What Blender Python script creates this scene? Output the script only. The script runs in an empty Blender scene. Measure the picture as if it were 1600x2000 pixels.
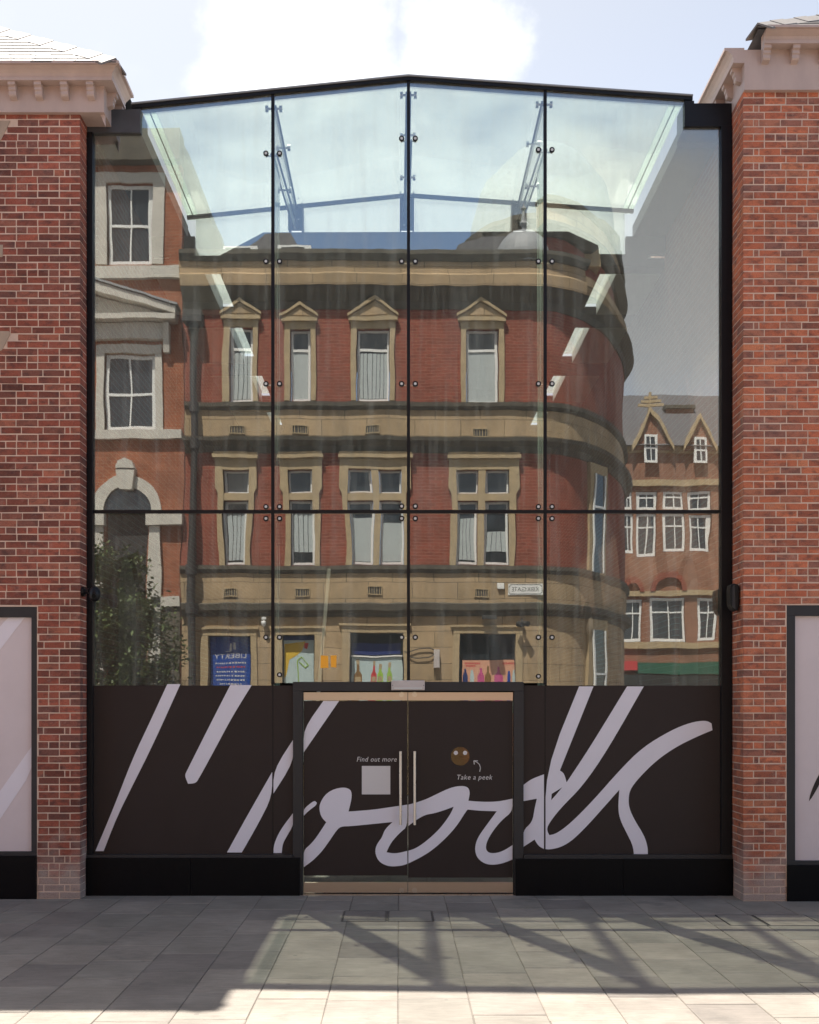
import bpy, bmesh, math, random
from mathutils import Vector, Matrix
from mathutils.geometry import tessellate_polygon
random.seed(7)
scn = bpy.context.scene
col = scn.collection

# ------------------------------------------------------------------ camera, sky, sun, exposure
VX, VY, FPX, D, H, CX = 781.0, 1387.0, 2184.0, 12.0, 1.98, -0.09
cam_d = bpy.data.cameras.new('camera')
cam = bpy.data.objects.new('camera', cam_d); col.objects.link(cam)
cam.location = (CX, -D, H); cam.rotation_euler = (math.radians(90), 0, 0)
cam_d.sensor_fit = 'HORIZONTAL'; cam_d.sensor_width = 36.0
cam_d.lens = FPX / 1600.0 * 36.0
cam_d.shift_x = (800 - VX) / 1600.0; cam_d.shift_y = (VY - 1000) / 1600.0
cam_d.clip_end = 2000
scn.camera = cam

SUN_TO = Vector((-0.413, 1.0, 2.1)).normalized()
SUN_EL = math.asin(SUN_TO.z); SUN_AZ = math.atan2(SUN_TO.x, SUN_TO.y)
w = bpy.data.worlds.new('World'); scn.world = w; w.use_nodes = True
nt = w.node_tree; nt.nodes.clear()
def N(nt, t, **kw):
    n = nt.nodes.new(t)
    for k, v in kw.items():
        if k.startswith('i_'):
            key = k[2:]
            n.inputs[int(key) if key.isdigit() else key.replace('_', ' ')].default_value = v
        else: setattr(n, k, v)
    return n
def L(nt, a, ao, b, bi): nt.links.new(a.outputs[ao], b.inputs[bi])
sky = N(nt, 'ShaderNodeTexSky', sky_type='NISHITA', sun_disc=False)
sky.sun_elevation = SUN_EL; sky.sun_rotation = SUN_AZ; sky.air_density = 1.0; sky.dust_density = 1.0; sky.ozone_density = 1.5
bg = N(nt, 'ShaderNodeBackground'); bg.inputs['Strength'].default_value = 0.115
wo = N(nt, 'ShaderNodeOutputWorld')
tc = N(nt, 'ShaderNodeTexCoord')
def cloud_dir(px, py): return Vector((px - VX, FPX, VY - py)).normalized()
# broken cumulus over the whole sky
sep = N(nt, 'ShaderNodeSeparateXYZ'); L(nt, tc, 'Generated', sep, 0)
zz = N(nt, 'ShaderNodeMath', operation='ADD', i_1=0.25); L(nt, sep, 2, zz, 0)
zm = N(nt, 'ShaderNodeMath', operation='MAXIMUM', i_1=0.05); L(nt, zz, 0, zm, 0)
dx = N(nt, 'ShaderNodeMath', operation='DIVIDE'); L(nt, sep, 0, dx, 0); L(nt, zm, 0, dx, 1)
dy = N(nt, 'ShaderNodeMath', operation='DIVIDE'); L(nt, sep, 1, dy, 0); L(nt, zm, 0, dy, 1)
cmb = N(nt, 'ShaderNodeCombineXYZ'); L(nt, dx, 0, cmb, 0); L(nt, dy, 0, cmb, 1)
nz = N(nt, 'ShaderNodeTexNoise', i_Scale=2.3, i_Detail=7.0, i_Roughness=0.56); L(nt, cmb, 0, nz, 'Vector')
rmp = N(nt, 'ShaderNodeMapRange', interpolation_type='SMOOTHSTEP'); L(nt, nz, 0, rmp, 0)
rmp.inputs[1].default_value = 0.54; rmp.inputs[2].default_value = 0.78; rmp.inputs[3].default_value = 0.0; rmp.inputs[4].default_value = 0.3
mask = rmp
nz2 = N(nt, 'ShaderNodeTexNoise', i_Scale=9.0, i_Detail=6.0, i_Roughness=0.6); L(nt, tc, 'Generated', nz2, 'Vector')
# the two cumulus heads over the ridge
for (px, py, r0, r1, back) in ((570, 55, 0.025, 0.075, 0), (640, 140, 0.0, 0.055, 0), (940, 95, 0.02, 0.06, 0), (910, 160, .0, .05, 0), (490, 160, .0, .05, 0), (600, 470, .05, .12, 0), (1000, 480, .05, .12, 0), (800, 470, .06, .13, 0), (1330, 560, .05, .16, 1), (1250, 420, .03, .12, 1)):
    vd = N(nt, 'ShaderNodeVectorMath', operation='DISTANCE'); L(nt, tc, 'Generated', vd, 0)
    cd = cloud_dir(px, py); vd.inputs[1].default_value = (cd.x, -cd.y, cd.z) if back else cd
    ad = N(nt, 'ShaderNodeMath', operation='MULTIPLY_ADD', i_1=-0.12, i_2=0.06); L(nt, nz2, 0, ad, 0)
    sm = N(nt, 'ShaderNodeMath', operation='ADD'); L(nt, vd, 'Value', sm, 0); L(nt, ad, 0, sm, 1)
    mr = N(nt, 'ShaderNodeMapRange', interpolation_type='SMOOTHSTEP'); L(nt, sm, 0, mr, 0)
    mr.inputs[1].default_value = r0; mr.inputs[2].default_value = r1; mr.inputs[3].default_value = 0.95; mr.inputs[4].default_value = 0
    mx = N(nt, 'ShaderNodeMath', operation='MAXIMUM'); L(nt, mask, 0, mx, 0); L(nt, mr, 0, mx, 1)
    mask = mx
bw = N(nt, 'ShaderNodeRGBToBW'); L(nt, sky, 0, bw, 0)
bm_ = N(nt, 'ShaderNodeMath', operation='MULTIPLY', i_1=1.3); L(nt, bw, 0, bm_, 0)
bv = N(nt, 'ShaderNodeMath', operation='MULTIPLY', i_1=0.6); L(nt, bw, 0, bv, 0)
veil = N(nt, 'ShaderNodeMix', data_type='RGBA'); dt_ = N(nt, 'ShaderNodeVectorMath', operation='DOT_PRODUCT'); L(nt, tc, 'Generated', dt_, 0); dt_.inputs[1].default_value = SUN_TO
va = N(nt, 'ShaderNodeMapRange'); L(nt, dt_, 'Value', va, 0); va.inputs[1].default_value = -.1; va.inputs[2].default_value = .85; va.inputs[3].default_value = .02; va.inputs[4].default_value = .85
L(nt, va, 0, veil, 'Factor'); L(nt, sky, 0, veil, 6); L(nt, bv, 0, veil, 7)
mixw = N(nt, 'ShaderNodeMix', data_type='RGBA'); L(nt, mask, 0, mixw, 'Factor'); L(nt, veil, 2, mixw, 6); L(nt, bm_, 0, mixw, 7)
L(nt, mixw, 2, bg, 0); L(nt, bg, 0, wo, 0)

sun_d = bpy.data.lights.new('sun', 'SUN'); sun_d.energy = 4.2; sun_d.angle = math.radians(0.53); sun_d.color = (1.0, 0.94, 0.85)
sun = bpy.data.objects.new('sun', sun_d); col.objects.link(sun)
sun.location = (0, 0, 30); sun.rotation_euler = SUN_TO.to_track_quat('Z', 'Y').to_euler()
vs = scn.view_settings
vs.view_transform = 'Standard'; vs.look = 'None'; vs.exposure = 1.6; vs.gamma = 1; vs.use_curve_mapping = False
scn.cycles.use_denoising = True
scn.cycles.transparent_max_bounces = 24; scn.cycles.max_bounces = 10; scn.cycles.sample_clamp_indirect = 8

# ------------------------------------------------------------------ helpers
def FX(x, Y=0.0): return CX + (x - VX) * (D + Y) / FPX
def FZ(y, Y=0.0): return H - (y - VY) * (D + Y) / FPX
WO = 14.0                                    # distance from the glass to the building across the street
def RX(x, W=WO): return CX + (x - VX) * (D + W) / FPX
def RZ(y, W=WO): return H - (y - VY) * (D + W) / FPX

ROOT = {}
def thing(name, label, cat, loc=(0, 0, 0), group=None):
    o = bpy.data.objects.new(name, None); col.objects.link(o); o.location = loc
    o.empty_display_size = 0.2
    o['label'] = label; o['category'] = cat
    if group: o['group'] = group
    ROOT[o.name] = Vector(loc)
    return o
def adopt(o, parent):
    if parent is None: return
    o.parent = parent
    if parent.name in ROOT: o.matrix_parent_inverse = Matrix.Translation(ROOT[parent.name]).inverted()
def tag(o, label, cat, group=None):
    o['label'] = label; o['category'] = cat
    if group: o['group'] = group
    return o
def obj_from(name, me, parent=None, loc=None, kind=None):
    o = bpy.data.objects.new(name, me); col.objects.link(o)
    if loc: o.location = loc
    adopt(o, parent)
    if kind: o['kind'] = kind
    return o

class MB:
    def __init__(s): s.v = []; s.f = []
    def add(s, vs, fs):
        b = len(s.v); s.v += [tuple(p) for p in vs]; s.f += [tuple(i + b for i in f) for f in fs]; return s
    def box(s, x0, x1, y0, y1, z0, z1):
        return s.add([(x0,y0,z0),(x1,y0,z0),(x1,y1,z0),(x0,y1,z0),(x0,y0,z1),(x1,y0,z1),(x1,y1,z1),(x0,y1,z1)],
                     [(0,3,2,1),(4,5,6,7),(0,1,5,4),(1,2,6,5),(2,3,7,6),(3,0,4,7)])
    def quad(s, a, b, c, d): return s.add([a,b,c,d], [(0,1,2,3)])
    def cyl(s, p0, p1, r, n=12, r1=None, cap=True):
        p0 = Vector(p0); p1 = Vector(p1); r1 = r if r1 is None else r1
        d = (p1 - p0).normalized(); u = d.orthogonal().normalized(); w_ = d.cross(u)
        vs = []
        for p, rr in ((p0, r), (p1, r1)):
            for k in range(n):
                a = 2 * math.pi * k / n; vs.append(p + u * (rr * math.cos(a)) + w_ * (rr * math.sin(a)))
        fs = [(k, (k+1) % n, n + (k+1) % n, n + k) for k in range(n)]
        if cap: fs += [tuple(range(n))[::-1], tuple(range(n, 2*n))]
        return s.add(vs, fs)
    def tube(s, pts, r, n=8):
        for a, b in zip(pts, pts[1:]): s.cyl(a, b, r, n)
        return s
    def prism(s, pts, fn, a, b, holes=()):
        """closed 2-D outline (with holes) between depths a and b; fn(u, v, depth) -> 3-D point"""
        loops = [pts] + list(holes)
        flat = [p for l in loops for p in l]
        tris = tessellate_polygon([[Vector((p[0], p[1], 0)) for p in l] for l in loops])
        n = len(flat)
        vs = [fn(p[0], p[1], a) for p in flat] + [fn(p[0], p[1], b) for p in flat]
        fs = [t for t in tris] + [tuple(i + n for i in t[::-1]) for t in tris]
        k0 = 0
        for l in loops:
            m = len(l)
            for k in range(m):
                i, j = k0 + k, k0 + (k + 1) % m
                fs.append((i, j, j + n, i + n))
            k0 += m
        return s.add(vs, fs)
    def lathe(s, prof, c, n=24):
        cx, cy, cz = c; m = len(prof); vs = []
        for k in range(n):
            a = 2 * math.pi * k / n
            for (r, z) in prof: vs.append((cx + r * math.cos(a), cy + r * math.sin(a), cz + z))
        fs = []
        for k in range(n):
            k2 = (k + 1) % n
            for j in range(m - 1): fs.append((k*m+j, k2*m+j, k2*m+j+1, k*m+j+1))
        return s.add(vs, fs)
    def mesh(s, name, mat, fix=True, smooth=False):
        me = bpy.data.meshes.new(name); me.from_pydata(s.v, [], s.f)
        if fix:
            b = bmesh.new(); b.from_mesh(me); bmesh.ops.recalc_face_normals(b, faces=b.faces); b.to_mesh(me); b.free()
        if mat: me.materials.append(mat)
        if smooth:
            for p in me.polygons: p.use_smooth = True
        me.update(); return me
    def build(s, name, mat, parent=None, kind=None, fix=True, smooth=False, bevel=0):
        o = obj_from(name, s.mesh(name, mat, fix, smooth), parent, kind=kind)
        if bevel:
            m = o.modifiers.new('bevel', 'BEVEL'); m.width = bevel; m.segments = 2; m.limit_method = 'ANGLE'
        return o
def bx(name, mat, parent, *b, bevel=0): return MB().box(*b).build(name, mat, parent, bevel=bevel)
def XZ(u, v, d): return (u, d, v)

def smooth_outline(pts, it=2):
    """round the gentle bends of a traced outline and keep its hard corners"""
    P = [Vector((p[0], p[1])) for p in pts]
    for _ in range(it):
        n = len(P); out = []
        for i in range(n):
            a, b, c = P[i-1], P[i], P[(i+1) % n]
            e1 = b - a; e2 = c - b
            if e1.length < 1e-6 or e2.length < 1e-6: out.append(b); continue
            if abs(e1.angle_signed(e2)) > math.radians(52): out.append(b)
            else: out.append(b + (a - b) * 0.25); out.append(b + (c - b) * 0.25)
        P = out
    return [(p.x, p.y) for p in P]

def text(name, s, size, mat, parent, loc, face=-1, shear=0.0, space=1.0, align='CENTER', ext=0.0008, width=None):
    cu = bpy.data.curves.new(name, 'FONT'); cu.body = s; cu.size = size; cu.shear = shear; cu.space_character = space
    cu.align_x = align; cu.extrude = ext; cu.resolution_u = 3
    to = bpy.data.objects.new(name, cu); col.objects.link(to)
    dg = bpy.context.evaluated_depsgraph_get(); dg.update()
    me = bpy.data.meshes.new_from_object(to.evaluated_get(dg)); bpy.data.objects.remove(to)
    xs = [v.co.x for v in me.vertices]; k = 1.0
    if width and xs: k = width / max(1e-6, (max(xs) - min(xs)))
    M = Matrix.Translation(loc) @ Matrix.Rotation(0 if face < 0 else math.pi, 4, 'Z') @ Matrix.Rotation(math.pi / 2, 4, 'X') @ Matrix.Diagonal((k, 1, 1, 1))
    me.transform(M); me.materials.clear(); me.materials.append(mat)
    return obj_from(name, me, parent)

# ------------------------------------------------------------------ materials
def base_mat(name):
    m = bpy.data.materials.new(name); m.use_nodes = True
    return m, m.node_tree, m.node_tree.nodes['Principled BSDF']
def pm(name, c, rough=0.6, var=0.12, scale=6.0, bump=0.0, bscale=60.0, metal=0.0, spec=0.5, streak=None, objvar=0.0, coat=0.0):
    m, nt, b = base_mat(name)
    geo = N(nt, 'ShaderNodeNewGeometry')
    mp = N(nt, 'ShaderNodeMapping'); L(nt, geo, 'Position', mp, 0)
    if streak: mp.inputs['Scale'].default_value = streak
    nz = N(nt, 'ShaderNodeTexNoise', i_Scale=scale, i_Detail=5.0, i_Roughness=0.6); L(nt, mp, 0, nz, 'Vector')
    mr = N(nt, 'ShaderNodeMapRange'); L(nt, nz, 0, mr, 0)
    mr.inputs[1].default_value = 0.25; mr.inputs[2].default_value = 0.75; mr.inputs[3].default_value = 1 - var; mr.inputs[4].default_value = 1 + var
    last = mr
    if objvar:
        oi = N(nt, 'ShaderNodeObjectInfo')
        m2 = N(nt, 'ShaderNodeMapRange'); L(nt, oi, 'Random', m2, 0); m2.inputs[3].default_value = 1 - objvar; m2.inputs[4].default_value = 1 + objvar
        mm = N(nt, 'ShaderNodeMath', operation='MULTIPLY'); L(nt, mr, 0, mm, 0); L(nt, m2, 0, mm, 1); last = mm
    vm = N(nt, 'ShaderNodeVectorMath', operation='SCALE'); vm.inputs[0].default_value = c; L(nt, last, 0, vm, 'Scale')
    L(nt, vm, 0, b, 'Base Color')
    r2 = N(nt, 'ShaderNodeMapRange'); L(nt, nz, 0, r2, 0); r2.inputs[3].default_value = max(0.02, rough - 0.1); r2.inputs[4].default_value = min(1, rough + 0.1)
    L(nt, r2, 0, b, 'Roughness')
    b.inputs['Metallic'].default_value = metal; b.inputs['Specular IOR Level'].default_value = spec
    if coat: b.inputs['Coat Weight'].default_value = coat
    if bump:
        n2 = N(nt, 'ShaderNodeTexNoise', i_Scale=bscale, i_Detail=4.0); L(nt, geo, 'Position', n2, 'Vector')
        bp = N(nt, 'ShaderNodeBump', i_Strength=bump, i_Distance=0.01); L(nt, n2, 0, bp, 'Height'); L(nt, bp, 0, b, 'Normal')
    return m

def ramp(nt, stops, interp='LINEAR'):
    r = N(nt, 'ShaderNodeValToRGB'); e = r.color_ramp.elements; r.color_ramp.interpolation = interp
    e[0].position = stops[0][0]; e[0].color = (*stops[0][1], 1); e[1].position = stops[-1][0]; e[1].color = (*stops[-1][1], 1)
    for p, c in stops[1:-1]:
        q = e.new(p); q.color = (*c, 1)
    return r

def brick_piece_mat(name, stops, burnt, pale):
    """fired clay: one tint per brick, burnt ends, pale bloom and pitting"""
    m, nt, b = base_mat(name)
    geo = N(nt, 'ShaderNodeNewGeometry'); oi = N(nt, 'ShaderNodeObjectInfo')
    ad = N(nt, 'ShaderNodeMath', operation='ADD'); L(nt, geo, 'Random Per Island', ad, 0); L(nt, oi, 'Random', ad, 1)
    fr = N(nt, 'ShaderNodeMath', operation='FRACT'); L(nt, ad, 0, fr, 0)
    rp = ramp(nt, stops); L(nt, fr, 0, rp, 0)
    mp = N(nt, 'ShaderNodeMapping'); mp.inputs['Scale'].default_value = (10, 10, 17); L(nt, geo, 'Position', mp, 0)
    n1 = N(nt, 'ShaderNodeTexNoise', i_Scale=1.0, i_Detail=3.0, i_Roughness=0.6); L(nt, mp, 0, n1, 'Vector')
    k1 = N(nt, 'ShaderNodeMapRange'); L(nt, n1, 0, k1, 0); k1.inputs[1].default_value = 0.47; k1.inputs[2].default_value = 0.72; k1.inputs[4].default_value = 0.68
    mx = N(nt, 'ShaderNodeMix', data_type='RGBA'); L(nt, k1, 0, mx, 'Factor'); L(nt, rp, 0, mx, 6); mx.inputs[7].default_value = (*burnt, 1)
    n2 = N(nt, 'ShaderNodeTexNoise', i_Scale=13.0, i_Detail=7.0, i_Roughness=0.72); L(nt, geo, 'Position', n2, 'Vector')
    k2 = N(nt, 'ShaderNodeMapRange'); L(nt, n2, 0, k2, 0); k2.inputs[1].default_value = 0.55; k2.inputs[2].default_value = 0.72; k2.inputs[4].default_value = 0.5
    mx2 = N(nt, 'ShaderNodeMix', data_type='RGBA'); L(nt, k2, 0, mx2, 'Factor'); L(nt, mx, 2, mx2, 6); mx2.inputs[7].default_value = (*pale, 1)
    n3 = N(nt, 'ShaderNodeTexNoise', i_Scale=90.0, i_Detail=3.0); L(nt, geo, 'Position', n3, 'Vector')
    k3 = N(nt, 'ShaderNodeMapRange'); L(nt, n3, 0, k3, 0); k3.inputs[1].default_value = 0.3; k3.inputs[2].default_value = 0.7; k3.inputs[3].default_value = 0.78; k3.inputs[4].default_value = 1.15
    # splash stain near the pavement, an old whitish efflorescence
    sp = N(nt, 'ShaderNodeSeparateXYZ'); L(nt, geo, 'Position', sp, 0)
    n4 = N(nt, 'ShaderNodeTexNoise', i_Scale=4.0, i_Detail=5.0); L(nt, geo, 'Position', n4, 'Vector')
    zz = N(nt, 'ShaderNodeMath', operation='MULTIPLY_ADD', i_1=-1.1); L(nt, n4, 0, zz, 0); L(nt, sp, 2, zz, 2)
    k4 = N(nt, 'ShaderNodeMapRange'); L(nt, zz, 0, k4, 0); k4.inputs[1].default_value = -0.35; k4.inputs[2].default_value = 0.08; k4.inputs[3].default_value = 0.8; k4.inputs[4].default_value = 0.0
    mx3 = N(nt, 'ShaderNodeMix', data_type='RGBA'); L(nt, k4, 0, mx3, 'Factor'); L(nt, mx2, 2, mx3, 6); mx3.inputs[7].default_value = (0.38, 0.31, 0.27, 1)
    n6 = N(nt, 'ShaderNodeTexNoise', i_Scale=1.1, i_Detail=6.0, i_Roughness=0.65); L(nt, geo, 'Position', n6, 'Vector')
    k6 = N(nt, 'ShaderNodeMapRange'); L(nt, n6, 0, k6, 0); k6.inputs[1].default_value = .3; k6.inputs[2].default_value = .7; k6.inputs[3].default_value = .78; k6.inputs[4].default_value = 1.15
    k7 = N(nt, 'ShaderNodeMath', operation='MULTIPLY'); L(nt, k3, 0, k7, 0); L(nt, k6, 0, k7, 1)
    vm = N(nt, 'ShaderNodeVectorMath', operation='SCALE'); L(nt, mx3, 2, vm, 0); L(nt, k7, 0, vm, 'Scale')
    L(nt, vm, 0, b, 'Base Color'); b.inputs['Roughness'].default_value = 0.88; b.inputs['Specular IOR Level'].default_value = 0.25
    bp = N(nt, 'ShaderNodeBump', i_Strength=0.5, i_Distance=0.006); L(nt, n3, 0, bp, 'Height'); L(nt, bp, 0, b, 'Normal')
    return m

def brick_tex_mat(name, c1, c2, mortar, axis='x', bw=0.225, bh=0.075, mort=0.006, rough=0.85, bump=0.4, soot=None, var=0.2):
    m, nt, b = base_mat(name)
    geo = N(nt, 'ShaderNodeNewGeometry'); sp = N(nt, 'ShaderNodeSeparateXYZ'); L(nt, geo, 'Position', sp, 0)
    cb = N(nt, 'ShaderNodeCombineXYZ')
    if axis == 'x': L(nt, sp, 0, cb, 0)
    elif axis == 'y': L(nt, sp, 1, cb, 0)
    else:
        ms = N(nt, 'ShaderNodeMath', operation='SUBTRACT'); L(nt, sp, 0, ms, 0); L(nt, sp, 1, ms, 1); L(nt, ms, 0, cb, 0)
    L(nt, sp, 2, cb, 1)
    bt = N(nt, 'ShaderNodeTexBrick', i_Scale=1.0); L(nt, cb, 0, bt, 'Vector')
    bt.inputs['Color1'].default_value = (*c1, 1); bt.inputs['Color2'].default_value = (*c2, 1); bt.inputs['Mortar'].default_value = (*mortar, 1)
    bt.inputs['Mortar Size'].default_value = mort; bt.inputs['Brick Width'].default_value = bw; bt.inputs['Row Height'].default_value = bh
    bt.inputs['Mortar Smooth'].default_value = 0.2
    nz = N(nt, 'ShaderNodeTexNoise', i_Scale=1.3, i_Detail=7.0, i_Roughness=0.65); L(nt, geo, 'Position', nz, 'Vector')
    mr = N(nt, 'ShaderNodeMapRange'); L(nt, nz, 0, mr, 0); mr.inputs[1].default_value = 0.25; mr.inputs[2].default_value = 0.75; mr.inputs[3].default_value = 1 - var; mr.inputs[4].default_value = 1 + var
    vm = N(nt, 'ShaderNodeVectorMath', operation='SCALE'); L(nt, bt, 0, vm, 0); L(nt, mr, 0, vm, 'Scale')
    last = vm
    if soot:
        n2 = N(nt, 'ShaderNodeTexNoise', i_Scale=2.2, i_Detail=8.0, i_Roughness=0.7)
        mp = N(nt, 'ShaderNodeMapping'); mp.inputs['Scale'].default_value = (1, 1, 0.35); L(nt, geo, 'Position', mp, 0); L(nt, mp, 0, n2, 'Vector')
        k = N(nt, 'ShaderNodeMapRange'); L(nt, n2, 0, k, 0); k.inputs[1].default_value = 0.5; k.inputs[2].default_value = 0.8; k.inputs[4].default_value = soot
        mx = N(nt, 'ShaderNodeMix', data_type='RGBA'); L(nt, k, 0, mx, 'Factor'); L(nt, vm, 0, mx, 6); mx.inputs[7].default_value = (0.05, 0.043, 0.035, 1)
        L(nt, mx, 2, b, 'Base Color')
    else: L(nt, vm, 0, b, 'Base Color')
    b.inputs['Roughness'].default_value = rough; b.inputs['Specular IOR Level'].default_value = 0.25
    inv = N(nt, 'ShaderNodeMath', operation='SUBTRACT', i_0=1.0); L(nt, bt, 'Fac', inv, 1)
    bp = N(nt, 'ShaderNodeBump', i_Strength=bump, i_Distance=0.01); L(nt, inv, 0, bp, 'Height'); L(nt, bp, 0, b, 'Normal')
    return m

def glass_mat(name, refl, tint, wave=0.0, haze=0.0, haze_col=(0.62, 0.66, 0.62), milky=0.0):
    """architectural glass: mirror-like reflection growing towards grazing, tinted straight-through transmission"""
    m = bpy.data.materials.new(name); m.use_nodes = True; nt = m.node_tree; nt.nodes.clear()
    out = N(nt, 'ShaderNodeOutputMaterial')
    tr = N(nt, 'ShaderNodeBsdfTransparent'); tr.inputs[0].default_value = (*tint, 1)
    gl = N(nt, 'ShaderNodeBsdfGlossy'); gl.inputs['Roughness'].default_value = 0.0; gl.inputs[0].default_value = (1, 1, 1, 1)
    lw = N(nt, 'ShaderNodeLayerWeight', i_Blend=0.5)
    pw = N(nt, 'ShaderNodeMath', operation='POWER', i_1=4.0); L(nt, lw, 'Facing', pw, 0)
    ma = N(nt, 'ShaderNodeMath', operation='MULTIPLY_ADD', i_1=0.9 - refl, i_2=refl); L(nt, pw, 0, ma, 0)
    mx = N(nt, 'ShaderNodeMixShader'); L(nt, ma, 0, mx, 0); L(nt, tr, 0, mx, 1); L(nt, gl, 0, mx, 2)
    if wave:
        geo = N(nt, 'ShaderNodeNewGeometry'); mp = N(nt, 'ShaderNodeMapping'); mp.inputs['Scale'].default_value = (1.2, 1, 0.55); L(nt, geo, 'Position', mp, 0)
        nz = N(nt, 'ShaderNodeTexNoise', i_Scale=1.6, i_Detail=1.5); L(nt, mp, 0, nz, 'Vector')
        bp = N(nt, 'ShaderNodeBump', i_Strength=1.0, i_Distance=wave); L(nt, nz, 0, bp, 'Height'); L(nt, bp, 0, gl, 'Normal')
    last = mx
    if haze:
        df = N(nt, 'ShaderNodeBsdfDiffuse'); df.inputs[0].default_value = (*haze_col, 1)
        geo2 = N(nt, 'ShaderNodeNewGeometry'); mp2 = N(nt, 'ShaderNodeMapping'); mp2.inputs['Scale'].default_value = (9, 9, 0.6); L(nt, geo2, 'Position', mp2, 0)
        nz2 = N(nt, 'ShaderNodeTexNoise', i_Scale=1.0, i_Detail=5.0, i_Roughness=0.7); L(nt, mp2, 0, nz2, 'Vector')
        mr = N(nt, 'ShaderNodeMapRange'); L(nt, nz2, 0, mr, 0); mr.inputs[1].default_value = 0.48; mr.inputs[2].default_value = 0.8; mr.inputs[3].default_value = haze * 0.6; mr.inputs[4].default_value = haze * 3.2
        m2 = N(nt, 'ShaderNodeMixShader'); L(nt, mr, 0, m2, 0); L(nt, mx, 0, m2, 1); L(nt, df, 0, m2, 2); last = m2
    if milky:
        tl = N(nt, 'ShaderNodeBsdfTranslucent'); tl.inputs[0].default_value = (.80,.88,.83,1)
        geo3 = N(nt, 'ShaderNodeNewGeometry'); nz3 = N(nt, 'ShaderNodeTexNoise', i_Scale=1.5, i_Detail=5.0); L(nt, geo3, 'Position', nz3, 'Vector')
        mr3 = N(nt, 'ShaderNodeMapRange'); L(nt, nz3, 0, mr3, 0); mr3.inputs[1].default_value = .3; mr3.inputs[2].default_value = .75; mr3.inputs[3].default_value = milky*.7; mr3.inputs[4].default_value = milky*1.5
        m3 = N(nt, 'ShaderNodeMixShader'); L(nt, mr3, 0, m3, 0); L(nt, last, 0, m3, 1); L(nt, tl, 0, m3, 2); last = m3
    L(nt, last, 0, out, 0)
    return m

M = {}
M['brick_l'] = brick_piece_mat('clay_brick_plum', [(0, (.15,.056,.042)), (.25, (.285,.083,.055)), (.55, (.37,.108,.068)), (.8, (.18,.077,.06)), (1, (.41,.142,.088))], (.075,.042,.04), (.33,.2,.165))
M['brick_r'] = brick_piece_mat('clay_brick_orange', [(0, (.27,.1,.068)), (.25, (.48,.145,.078)), (.55, (.57,.18,.092)), (.8, (.28,.125,.095)), (1, (.60,.215,.11))], (.09,.058,.055), (.42,.27,.22))
M['mortar'] = pm('pinkish_mortar', (.60,.44,.345), .9, .2, 5, .3, 120)
M['cornice'] = pm('taupe_cornice_paint', (.45,.34,.295), .5, .12, 4, .05, streak=(1,1,.35))
M['slate'] = pm('weathered_slate', (.085,.074,.07), .7, .2, 9, .3, 40, objvar=.22)
M['ridge'] = pm('ridge_tile', (.17,.15,.137), .7, .1, 6, objvar=.06)
M['dark_roof'] = pm('lead_flashing', (.05,.052,.058), .55, .2, 6)
M['black'] = pm('black_powder_coat', (.007,.007,.009), .42, .15, 8, spec=.25)
M['granite'] = pm('black_granite', (.004,.004,.005), .4, .25, 30, .02, spec=.12)
M['frame_grey'] = pm('charcoal_frame', (.03,.029,.031), .45, .1, 8, spec=.3)
M['vinyl'] = pm('dark_brown_vinyl', (.027,.0185,.0172), .5, .1, 3, .02, 15, spec=.25)
M['lilac'] = pm('lilac_vinyl', (.70,.67,.73), .5, .03, 3)
M['panel_l'] = pm('taupe_vinyl', (.62,.53,.535), .5, .04, 3)
M['panel_stroke'] = pm('pale_lilac_vinyl', (.72,.67,.72), .5, .03, 3)
M['white_ink'] = pm('white_ink', (.6,.57,.56), .6, .02, 3)
M['steel'] = pm('brushed_steel', (.5,.42,.36), .33, .06, 14, metal=1.0, streak=(1, 1, 30))
M['handle'] = pm('satin_steel', (.55,.5,.46), .3, .05, 14, metal=1.0)
M['chrome'] = pm('spider_steel', (.55,.56,.56), .25, .05, 20, metal=1.0)
M['white_plastic'] = pm('white_plastic', (.5,.45,.43), .45, .08, 12)
M['glass'] = glass_mat('solar_glass', .185, (.81,.832,.80), wave=.0011, haze=.046)
M['roof_glass'] = glass_mat('roof_glass', .07, (.88,.89,.857), milky=.11)
M['frit_glass'] = glass_mat('frit_glass', .06, (.72,.79,.73), milky=.22)
M['fin_glass'] = glass_mat('fin_glass', .16, (.62,.76,.68), haze=.35, haze_col=(.6,.74,.66))
M['clear_glass'] = glass_mat('clear_glass', .16, (.8,.85,.82))
M['steel_dark'] = pm('dark_painted_steel', (.014,.015,.018), .6, .1, 9)
M['inner_y'] = brick_tex_mat('atrium_brick', (.22,.11,.08), (.27,.135,.1), (.3,.24,.2), 'y', soot=.2)
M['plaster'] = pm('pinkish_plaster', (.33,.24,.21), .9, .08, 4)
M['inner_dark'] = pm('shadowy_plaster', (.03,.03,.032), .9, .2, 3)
M['white_paint'] = pm('white_paint', (.72,.73,.7), .55, .05, 6)
M['concrete'] = pm('concrete_screed', (.16,.15,.14), .7, .15, 3)
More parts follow.
